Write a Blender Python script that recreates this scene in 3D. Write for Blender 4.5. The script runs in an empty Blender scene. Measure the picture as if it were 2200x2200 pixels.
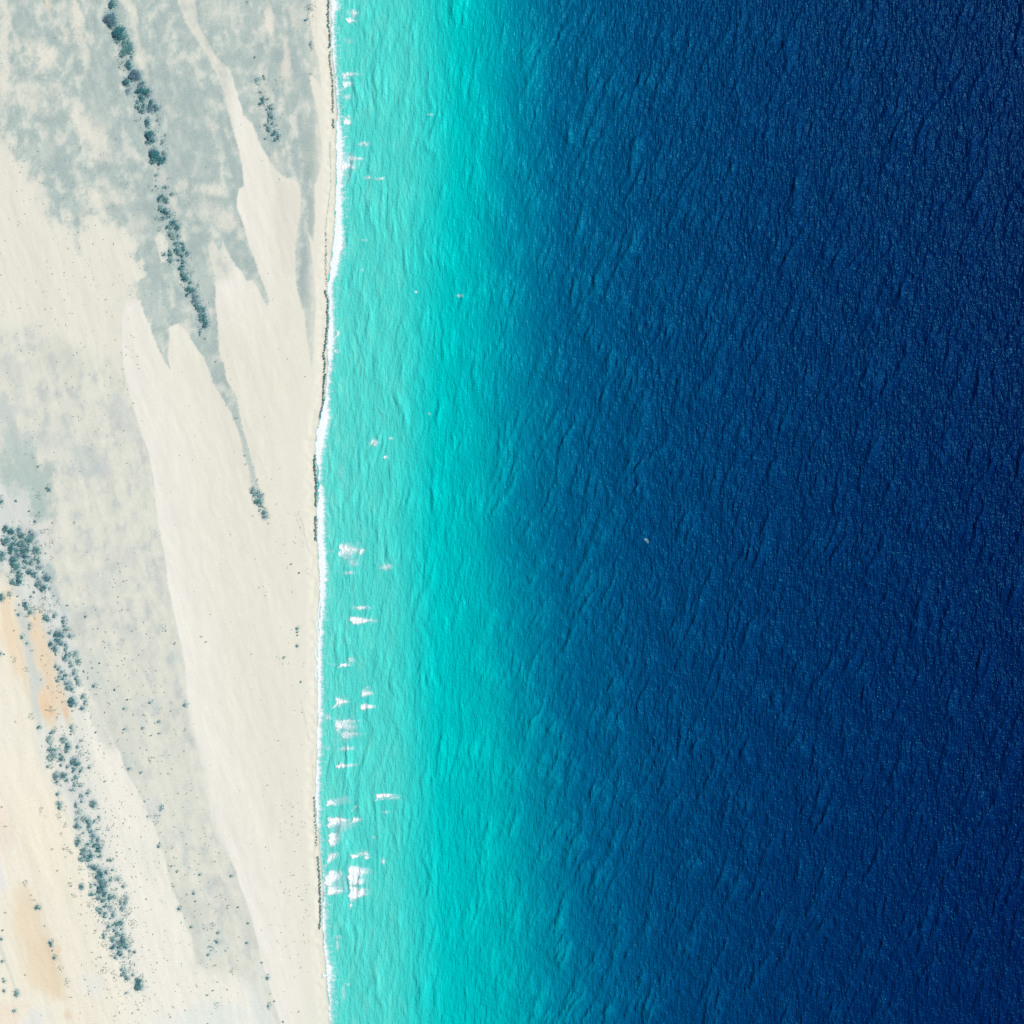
import bpy, math, random
import numpy as np
random.seed(7)

# ------------------------------------------------------------------ camera, light, exposure
S = 0.5                      # metres per photograph pixel (2200 px across)
scene = bpy.context.scene
col = scene.collection
cam_d = bpy.data.cameras.new("camera")
cam = bpy.data.objects.new("camera", cam_d)
col.objects.link(cam)
CAM_H = 1700.0
cam.location = (0, 0, CAM_H)
cam.rotation_euler = (0, 0, 0)
cam_d.sensor_width = 36
cam_d.lens = 36 * CAM_H / 1100.0
cam_d.clip_start = 5
cam_d.clip_end = 60000
scene.camera = cam

SUN_EL, SUN_AZ = math.radians(42), math.radians(66)    # azimuth measured from +y (top) towards +x (right)
world = bpy.data.worlds.new("World")
scene.world = world
world.use_nodes = True
wn = world.node_tree
sky = wn.nodes.new("ShaderNodeTexSky")
sky.sky_type = 'NISHITA'
sky.sun_disc = False
sky.sun_elevation = SUN_EL
sky.sun_rotation = SUN_AZ
wn.links.new(sky.outputs[0], wn.nodes["Background"].inputs[0])
wn.nodes["Background"].inputs[1].default_value = 0.07
sun_d = bpy.data.lights.new("sun", 'SUN')
sun_d.energy = 4.8
sun_d.angle = math.radians(0.53)
sun_d.color = (1.0, 0.96, 0.90)
sun = bpy.data.objects.new("sun", sun_d)
col.objects.link(sun)
sun.rotation_euler = (math.pi / 2 - SUN_EL, 0, math.pi - SUN_AZ)
scene.view_settings.view_transform = 'Standard'
scene.view_settings.look = 'None'
scene.view_settings.exposure = 0
scene.view_settings.gamma = 1
scene.cycles.use_denoising = False
scene.view_settings.use_curve_mapping = False

LIGHT_K = np.array([1.165, 1.175, 1.20], np.float32)     # light reaching a level white sheet (measured from a render)

# ------------------------------------------------------------------ helpers
def lin(c):
    c = np.asarray(c, np.float32) / 255.0
    return np.where(c <= 0.04045, c / 12.92, ((c + 0.055) / 1.055) ** 2.4)

def albedo(c):
    return lin(c) / LIGHT_K

def wx(px): return (px - 1100.0) * S
def wy(py): return (1100.0 - py) * S

_rng = np.random.RandomState(11)
_perm = np.tile(_rng.permutation(256), 3).astype(np.int32)
_ang = (_rng.rand(256) * 2 * np.pi)
_gx, _gy = np.cos(_ang).astype(np.float32), np.sin(_ang).astype(np.float32)

def perlin(x, y, seed=0):
    x = x + seed * 37.17
    y = y + seed * 91.73
    fx, fy = np.floor(x), np.floor(y)
    xi, yi = fx.astype(np.int32) & 255, fy.astype(np.int32) & 255
    u, v = (x - fx).astype(np.float32), (y - fy).astype(np.float32)
    def g(i, j, du, dv):
        h = _perm[_perm[(xi + i) & 255] + ((yi + j) & 255)]
        return _gx[h] * du + _gy[h] * dv
    su, sv = u * u * u * (u * (u * 6 - 15) + 10), v * v * v * (v * (v * 6 - 15) + 10)
    a = g(0, 0, u, v); b = g(1, 0, u - 1, v); c = g(0, 1, u, v - 1); d = g(1, 1, u - 1, v - 1)
    return ((a + (b - a) * su) * (1 - sv) + (c + (d - c) * su) * sv) * 1.5

def fbm(x, y, n=4, seed=0, gain=0.5):
    s, a, t = 0, 1.0, 0
    for i in range(n):
        s = s + a * perlin(x * 2 ** i, y * 2 ** i, seed + i * 5)
        t += a
        a *= gain
    return s / t

def sstep(a, b, x):
    t = np.clip((x - a) / (b - a), 0, 1)
    return t * t * (3 - 2 * t)

def poly_sd(X, Y, pts):
    """signed distance to a polygon, positive inside"""
    d = np.full(X.shape, 1e12, np.float32)
    inside = np.zeros(X.shape, bool)
    n = len(pts)
    for i in range(n):
        x0, y0 = pts[i]; x1, y1 = pts[(i + 1) % n]
        ex, ey = x1 - x0, y1 - y0
        px, py = X - x0, Y - y0
        t = np.clip((px * ex + py * ey) / (ex * ex + ey * ey + 1e-9), 0, 1)
        d = np.minimum(d, (px - t * ex) ** 2 + (py - t * ey) ** 2)
        if y0 != y1:
            cnd = (y0 > Y) != (y1 > Y)
            inside ^= cnd & (X < (x1 - x0) * (Y - y0) / (y1 - y0) + x0)
    d = np.sqrt(d)
    return np.where(inside, d, -d)

def axis(lo, hi, step, far_lo, far_hi, grow=1.35):
    mid = list(np.arange(lo, hi + step * 0.5, step))
    a, s, v = [], step, mid[0]
    while v > far_lo:
        s *= grow; v -= s; a.append(v)
    b, s, v = [], step, mid[-1]
    while v < far_hi:
        s *= grow; v += s; b.append(v)
    return np.array(a[::-1] + mid + b, np.float64)

def grid_mesh(name, xs, ys, Z, keep=None):
    nx, ny = len(xs), len(ys)
    X, Y = np.meshgrid(xs, ys)
    co = np.stack([X, Y, Z], -1).reshape(-1, 3).astype(np.float32)
    idx = np.arange(nx * ny, dtype=np.int32).reshape(ny, nx)
    f = np.stack([idx[:-1, :-1], idx[:-1, 1:], idx[1:, 1:], idx[1:, :-1]], -1).reshape(-1, 4)
    used = None
    if keep is not None:
        f = f[keep.reshape(-1)]
        used, inv = np.unique(f, return_inverse=True)
        co = co[used]
        f = inv.reshape(-1, 4).astype(np.int32)
    me = bpy.data.meshes.new(name)
    me.vertices.add(len(co)); me.vertices.foreach_set("co", co.ravel())
    me.loops.add(f.size); me.loops.foreach_set("vertex_index", f.ravel())
    me.polygons.add(len(f))
    me.polygons.foreach_set("loop_start", np.arange(0, f.size, 4, dtype=np.int32))
    me.update(calc_edges=True)
    me.polygons.foreach_set("use_smooth", np.ones(len(f), bool))
    return me, used

def set_col(me, name, rgb):
    a = me.attributes.new(name, 'FLOAT_COLOR', 'POINT')
    buf = np.ones((len(me.vertices), 4), np.float32)
    buf[:, :3] = rgb
    a.data.foreach_set("color", buf.ravel())

def set_val(me, name, v):
    a = me.attributes.new(name, 'FLOAT', 'POINT')
    a.data.foreach_set("value", np.asarray(v, np.float32).ravel())

def link(name, me, mat=None, parent=None, loc=None):
    o = bpy.data.objects.new(name, me)
    col.objects.link(o)
    if mat is not None and me is not None and not me.materials:
        me.materials.append(mat)
    if parent is not None:
        o.parent = parent
    if loc is not None:
        o.location = loc
    return o

def tag(o, label, cat, group=None, kind=None):
    o["label"] = label
    if cat: o["category"] = cat
    if group: o["group"] = group
    if kind: o["kind"] = kind

# ------------------------------------------------------------------ materials
def mat_new(name):
    m = bpy.data.materials.new(name)
    m.use_nodes = True
    nt = m.node_tree
    return m, nt, nt.nodes["Principled BSDF"]

def nd(nt, typ, **kw):
    n = nt.nodes.new(typ)
    for k, v in kw.items():
        setattr(n, k, v)
    return n

def mapped(nt, scale, rot=0.0):
    g = nd(nt, "ShaderNodeNewGeometry")
    mp = nd(nt, "ShaderNodeMapping")
    nt.links.new(g.outputs["Position"], mp.inputs["Vector"])
    mp.inputs["Rotation"].default_value = (0, 0, rot)
    mp.inputs["Scale"].default_value = scale
    return mp

def noise(nt, vec, scale, detail=3, rough=0.55, dist=0.0):
    n = nd(nt, "ShaderNodeTexNoise")
    n.inputs["Scale"].default_value = scale
    n.inputs["Detail"].default_value = detail
    n.inputs["Roughness"].default_value = rough
    n.inputs["Distortion"].default_value = dist
    nt.links.new(vec.outputs[0], n.inputs["Vector"])
    return n

def ramp(nt, src, a, b, ca, cb):
    r = nd(nt, "ShaderNodeMapRange")
    r.inputs["From Min"].default_value = a; r.inputs["From Max"].default_value = b
    r.inputs["To Min"].default_value = ca; r.inputs["To Max"].default_value = cb
    nt.links.new(src, r.inputs["Value"])
    return r

def mul_color(nt, c, f):
    m = nd(nt, "ShaderNodeVectorMath", operation='SCALE')
    nt.links.new(c, m.inputs[0]); nt.links.new(f, m.inputs["Scale"])
    return m

def math_n(nt, op, a, b):
    m = nd(nt, "ShaderNodeMath", operation=op)
    for i, v in enumerate((a, b)):
        if isinstance(v, (int, float)): m.inputs[i].default_value = v
        else: nt.links.new(v, m.inputs[i])
    return m

# sand: colour from the ground's own stain map, plus grain, pale salt flecks and dark flecks of debris
m_sand, nt, bs = mat_new("sand")
at = nd(nt, "ShaderNodeAttribute", attribute_name="tint")
gm = nd(nt, "ShaderNodeAttribute", attribute_name="grit")
mp = mapped(nt, (1, 1, 1))
g1 = noise(nt, mp, 0.9, 3, 0.7)
gr = ramp(nt, g1.outputs[0], 0.30, 0.70, -1.0, 1.0)
amp = math_n(nt, 'MULTIPLY', gm.outputs["Fac"], 0.16)
gi = math_n(nt, 'MULTIPLY', gr.outputs[0], amp.outputs[0])
gi2 = math_n(nt, 'ADD', gi.outputs[0], 1.0)
sc = mul_color(nt, at.outputs["Color"], gi2.outputs[0])
vo = nd(nt, "ShaderNodeTexVoronoi"); vo.inputs["Scale"].default_value = 0.16
nt.links.new(mp.outputs[0], vo.inputs["Vector"])
fl = ramp(nt, vo.outputs["Distance"], 0.05, 0.10, 1.0, 0.0)
n3 = noise(nt, mp, 0.035, 2)
fl2 = ramp(nt, n3.outputs[0], 0.52, 0.66, 0.0, 1.0)
flm = math_n(nt, 'MULTIPLY', fl.outputs[0], fl2.outputs[0])
flm2 = math_n(nt, 'MULTIPLY', flm.outputs[0], gm.outputs["Fac"])
mx = nd(nt, "ShaderNodeMix", data_type='RGBA')
mx.inputs["B"].default_value = (0.72, 0.73, 0.68, 1)
nt.links.new(flm2.outputs[0], mx.inputs["Factor"])
nt.links.new(sc.outputs[0], mx.inputs["A"])
nt.links.new(mx.outputs["Result"], bs.inputs["Base Color"])
bs.inputs["Roughness"].default_value = 0.9
bs.inputs["Specular IOR Level"].default_value = 0.15
bp = nd(nt, "ShaderNodeBump"); bp.inputs["Strength"].default_value = 0.35; bp.inputs["Distance"].default_value = 0.12
nt.links.new(g1.outputs[0], bp.inputs["Height"])
nt.links.new(bp.outputs[0], bs.inputs["Normal"])

# sea water: body colour set by depth, with light on the crests painted in; chop as bump in two crossing directions
m_sea, nt, bs = mat_new("sea_water")
at = nd(nt, "ShaderNodeAttribute", attribute_name="tint")
ca = nd(nt, "ShaderNodeAttribute", attribute_name="chop")
m1 = mapped(nt, (0.30, 0.085, 0.3), math.radians(-16))
c1 = noise(nt, m1, 1.0, 1.5, 0.5, 0.5)
m2 = mapped(nt, (0.20, 0.46, 0.3), math.radians(8))
c2 = noise(nt, m2, 1.0, 1.5, 0.5, 0.5)
m3 = mapped(nt, (0.62, 0.42, 0.3), math.radians(20))
c3 = noise(nt, m3, 1.0, 1.0, 0.5, 0.3)
a1 = math_n(nt, 'MULTIPLY', c1.outputs[0], 3.7)
a2 = math_n(nt, 'MULTIPLY', c2.outputs[0], 1.4)
a3 = math_n(nt, 'MULTIPLY', c3.outputs[0], 1.1)
s1 = math_n(nt, 'ADD', a1.outputs[0], a2.outputs[0])
s2 = math_n(nt, 'ADD', s1.outputs[0], a3.outputs[0])
hh = math_n(nt, 'MULTIPLY', s2.outputs[0], ca.outputs["Fac"])
bp = nd(nt, "ShaderNodeBump"); bp.inputs["Strength"].default_value = 1.0; bp.inputs["Distance"].default_value = 1.0
nt.links.new(hh.outputs[0], bp.inputs["Height"])
nt.links.new(bp.outputs[0], bs.inputs["Normal"])
nt.links.new(at.outputs["Color"], bs.inputs["Base Color"])
bs.inputs["Roughness"].default_value = 0.24
bs.inputs["IOR"].default_value = 1.33
bs.inputs["Specular IOR Level"].default_value = 0.17
bs.inputs["Specular Tint"].default_value = (0.02, 0.70, 0.78, 1)

# foam: white bubbles, thin where its cover is low
m_foam, nt, bs = mat_new("foam")
fa = nd(nt, "ShaderNodeAttribute", attribute_name="cover")
mp = mapped(nt, (1, 1, 1))
f1 = noise(nt, mp, 0.7, 4, 0.7, 0.5)
f2 = ramp(nt, f1.outputs[0], 0.25, 0.75, -0.20, 0.20)
f3 = math_n(nt, 'ADD', fa.outputs["Fac"], f2.outputs[0])
f4 = ramp(nt, f3.outputs[0], 0.0, 1.0, 0.0, 0.97)
gate = ramp(nt, fa.outputs["Fac"], 0.02, 0.22, 0.0, 1.0)
f5 = math_n(nt, 'MULTIPLY', f4.outputs[0], gate.outputs[0])
nt.links.new(f5.outputs[0], bs.inputs["Alpha"])
thick = ramp(nt, fa.outputs["Fac"], 0.15, 0.85, 0.0, 1.0)
fm = nd(nt, "ShaderNodeMix", data_type='RGBA')
fm.inputs["A"].default_value = (0.42, 0.84, 0.86, 1); fm.inputs["B"].default_value = (0.80, 0.88, 0.90, 1)   # a thin film of bubbles takes the water's tint
nt.links.new(thick.outputs[0], fm.inputs["Factor"])
nt.links.new(fm.outputs["Result"], bs.inputs["Base Color"])
bs.inputs["Roughness"].default_value = 0.8
bp = nd(nt, "ShaderNodeBump"); bp.inputs["Strength"].default_value = 0.5; bp.inputs["Distance"].default_value = 0.3
nt.links.new(f1.outputs[0], bp.inputs["Height"])
nt.links.new(bp.outputs[0], bs.inputs["Normal"])

def leaf_mat(name, c0, c1):
    m, nt, bs = mat_new(name)
    mp = mapped(nt, (1, 1, 1))
    n = noise(nt, mp, 0.6, 2, 0.6)
    r = ramp(nt, n.outputs[0], 0.35, 0.65, 0.0, 1.0)
    mx = nd(nt, "ShaderNodeMix", data_type='RGBA')
    mx.inputs["A"].default_value = (*c0, 1); mx.inputs["B"].default_value = (*c1, 1)
    nt.links.new(r.outputs[0], mx.inputs["Factor"])
    nt.links.new(mx.outputs["Result"], bs.inputs["Base Color"])
    bs.inputs["Roughness"].default_value = 0.7
    bs.inputs["Specular IOR Level"].default_value = 0.1
    return m

m_leaf = {
    'd': leaf_mat("leaf_dark_teal", (0.04, 0.19, 0.22), (0.08, 0.26, 0.28)),
    'm': leaf_mat("leaf_teal", (0.09, 0.27, 0.285), (0.16, 0.35, 0.35)),
    'l': leaf_mat("leaf_grey_teal", (0.22, 0.38, 0.38), (0.32, 0.47, 0.45)),
    'p': leaf_mat("leaf_dusky_blue", (0.10, 0.21, 0.28), (0.19, 0.31, 0.37)),
    's': leaf_mat("leaf_olive_grey", (0.12, 0.20, 0.175), (0.22, 0.29, 0.245)),
}
m_bark, nt, bs = mat_new("bark")
mp = mapped(nt, (4, 4, 4)); n = noise(nt, mp, 1.0, 3)
r = ramp(nt, n.outputs[0], 0.3, 0.7, 0.05, 0.12)
cc = nd(nt, "ShaderNodeCombineColor")
for i in range(3): nt.links.new(r.outputs[0], cc.inputs[i])
nt.links.new(cc.outputs[0], bs.inputs["Base Color"])
bs.inputs["Roughness"].default_value = 0.9

# ------------------------------------------------------------------ shoreline (photo pixels)
SHORE = [(-400, 706), (0, 712), (30, 713), (60, 712), (100, 714), (150, 717), (187, 720), (230, 724), (290, 722), (340, 722),
         (410, 722), (440, 720), (470, 720), (500, 717), (530, 714), (560, 711), (590, 707), (610, 704), (640, 706),
         (680, 706), (710, 705), (750, 702), (800, 704), (850, 698), (880, 692), (900, 687), (920, 682), (950, 678),
         (980, 677), (1010, 681), (1040, 682), (1060, 682), (1090, 680), (1110, 681), (1160, 683), (1200, 684),
         (1250, 687), (1290, 687), (1330, 687), (1400, 687), (1450, 687), (1500, 686), (1550, 684), (1600, 683),
         (1640, 681), (1680, 680), (1720, 680), (1760, 682), (1800, 686), (1850, 689), (1890, 693), (1930, 695),
         (1980, 695), (2000, 694), (2050, 697), (2100, 702), (2150, 706), (2200, 708), (2600, 722)]
_sy, _sx = np.array([p[0] for p in SHORE], float), np.array([p[1] for p in SHORE], float)
# left (landward) edge of the run-up foam and right edge of the white band
FL = [(-400, 702), (0, 710), (60, 712), (100, 713), (150, 717), (187, 721), (230, 725), (290, 722), (340, 722), (410, 722),
      (440, 720), (470, 720), (500, 717), (530, 714), (560, 711), (590, 707), (610, 704), (640, 706), (680, 707), (710, 705),
      (750, 703), (800, 704), (850, 698), (880, 691), (900, 687), (920, 681), (950, 678), (980, 677), (1010, 684), (1040, 686),
      (1060, 684), (1090, 680), (1110, 681), (1160, 683), (1180, 681), (1200, 684), (1250, 687), (1280, 686), (1300, 684), (1330, 680),
      (1400, 679), (1450, 679), (1500, 680), (1550, 681), (1600, 681), (1640, 680), (1680, 679), (1720, 677), (1760, 680),
      (1800, 687), (1850, 690), (1890, 694), (1930, 695), (1980, 693), (2000, 694), (2050, 697), (2100, 701), (2150, 706),
      (2200, 706), (2600, 720)]
FR = [(-400, 722), (0, 728), (40, 722), (100, 722), (150, 725), (187, 728), (230, 730), (260, 732), (290, 738), (340, 742), (400, 738),
      (450, 737), (520, 740), (560, 732), (590, 725), (610, 717), (660, 718), (700, 721), (760, 719), (800, 712), (850, 709),
      (900, 711), (950, 700), (1000, 693), (1030, 692), (1060, 697), (1100, 701), (1150, 699), (1200, 704), (1250, 702),
      (1300, 700), (1350, 696), (1400, 694), (1450, 693), (1500, 694), (1550, 694), (1600, 692), (1640, 690), (1700, 689),
      (1800, 690), (1850, 694), (1900, 699), (1950, 702), (2000, 702), (2050, 706), (2080, 716), (2110, 713), (2150, 715), (2200, 714), (2600, 728)]
_fly, _flx = np.array([p[0] for p in FL], float), np.array([p[1] for p in FL], float)
_fry, _frx = np.array([p[0] for p in FR], float), np.array([p[1] for p in FR], float)

def shore_px(py):
    return np.interp(py, _sy, _sx) + 1.3 * perlin(py / 11.0, py * 0 + 3.3, 4) + 2.0 * perlin(py / 34.0, py * 0 + 8.1, 5)

def ground_z(X, Y):
    """height of the sand, metres, at world X, Y"""
    P, Q = X / S + 1100, 1100 - Y / S
    d = (shore_px(Q) - P) * S                       # metres landward
    land = np.clip(d, 0, None)
    z = 1.5 * (1 - np.exp(-land / 24.0)) + 0.055 * np.clip(land, 0, 14) * np.exp(-land / 40)
    z = np.where(d < 0, 0.075 * d, z)
    z = np.maximum(z, -30)
    k = sstep(8, 60, land)
    u, v = P - 0.28 * Q, Q
    z = z + k * (0.8 * fbm(u / 120, v / 420, 3, 21) + 0.16 * fbm(u / 18, v / 60, 2, 22))
    cusp = np.exp(-((land - 7) / 5.0) ** 2)
    z = z + cusp * 0.32 * perlin(P / 14, Q / 13, 31)
    return z

# ------------------------------------------------------------------ where the trees and shrubs stand (photo px: x, y, half width, half height, tone)
UP = """243,10,7,9,d 239,42,12,13,p 240,40,9,10,d 241,55,6,6,d 252,51,5,5,l 258,73,12,13,d 264,68,6,7,d 269,81,6,8,m 253,87,7,5,m 269,93,5,5,m 277,90,4,5,m 277,104,9,10,m 267,114,9,8,m 282,108,5,6,m 258,97,4,4,s 247,60,8,5,l
284,122,3,5,m 277,138,6,9,d 281,146,4,7,d 263,130,8,8,s 265,142,7,7,s 267,153,3,4,s 293,163,12,12,p 291,158,8,6,d 297,165,6,6,m 274,178,7,8,d 272,176,6,6,p 277,195,5,9,p 304,184,7,8,p 308,180,4,4,d 306,196,13,6,d 317,197,8,7,d 296,199,5,4,d
308,212,6,7,d 304,207,5,4,p 320,207,6,5,p 328,226,7,7,d 326,234,8,8,p 298,231,6,6,m 311,229,4,6,d 306,239,6,5,d 299,219,5,4,m 326,217,5,4,m 340,232,5,4,m 337,237,4,4,p 319,265,5,9,d 317,263,4,8,p 299,258,6,3,s 341,257,3,8,l
324,290,10,9,d 326,300,7,7,p 319,308,6,5,m 331,301,6,5,m 352,306,5,7,l 357,291,3,4,l 331,326,8,9,p 333,333,9,10,d 338,340,8,8,d 347,347,7,8,d 355,343,4,7,d 357,329,6,7,l 332,347,8,7,m 344,356,4,3,s 342,364,4,3,s 365,384,5,2,s 337,377,3,3,m
337,400,3,2,d 356,403,5,3,d 329,410,3,4,s 349,421,4,4,d 345,430,5,6,d 355,428,6,6,m 360,433,4,5,m 372,417,5,4,l 346,448,4,7,m 354,453,6,6,d 360,456,6,5,d 367,463,6,6,l 353,467,5,7,p 338,470,4,4,s 345,473,3,4,s 374,479,8,6,d 382,490,5,8,d 362,487,5,5,m 371,488,6,6,l
371,503,9,7,l 375,511,6,5,l 384,508,4,3,d 345,493,4,5,s 380,525,6,5,m 389,523,3,3,d 394,524,3,3,d 385,541,7,7,m 379,537,4,4,d 367,543,5,8,m 366,550,4,3,d 354,547,4,4,d 369,560,7,5,m 385,559,4,3,d 393,549,4,5,d 396,533,4,7,d 394,563,4,6,d 387,575,4,4,d 393,573,5,5,m
395,586,6,8,m 397,598,6,6,d 393,615,4,4,s 402,600,6,6,m 410,607,4,4,d 404,545,4,5,d 411,588,4,4,s 425,613,4,4,s 407,622,7,6,d 416,624,7,6,m 404,634,4,4,d 421,636,6,6,p 421,648,7,7,p 424,655,5,5,m 430,663,7,7,m 438,666,4,6,d 434,676,6,6,p 441,684,5,8,d 436,686,5,7,m 444,697,5,7,d 440,701,4,5,p 431,714,2,7,m 441,728,3,3,s 464,777,2,3,s
532,5,3,3,s 554,174,4,6,l 567,164,2,4,m 570,169,2,3,m 562,199,4,3,l 565,212,4,4,d 567,218,4,5,m 560,223,5,4,m 578,214,2.5,3,m 583,229,5,5,l 576,235,5,3,l 588,234,4,3,l 581,246,4,6,m 586,251,3,6,d 578,259,2,6,d 572,269,4,3,d 577,276,3,5,m 579,281,2.5,3,d 586,265,3,5,l 595,271,3,3,s 593,284,4,5,m 588,290,4,4,d 599,296,4,5,m 592,301,4,4,m 572,298,3,3,l 658,43,4,3,m 669,97,3,6,m 549,123,2,3,m 670,160,4,3,s 663,17,5,4,s
543,1054,3.5,6,d 547,1062,3,5,d 554,1057,3,5,l 561,1066,5,6,p 558,1076,6,6,m 561,1084,4,5,p 551,1077,4,5,m 566,1090,3,3,s 560,1096,2.5,2.5,m 569,1100,5,5,m 570,1109,5,5,p 578,1124,2,4,s 554,1031,3,4,s 528,996,2.5,2.5,s 526,979,3,3,s 510,899,3,3,s"""
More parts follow.
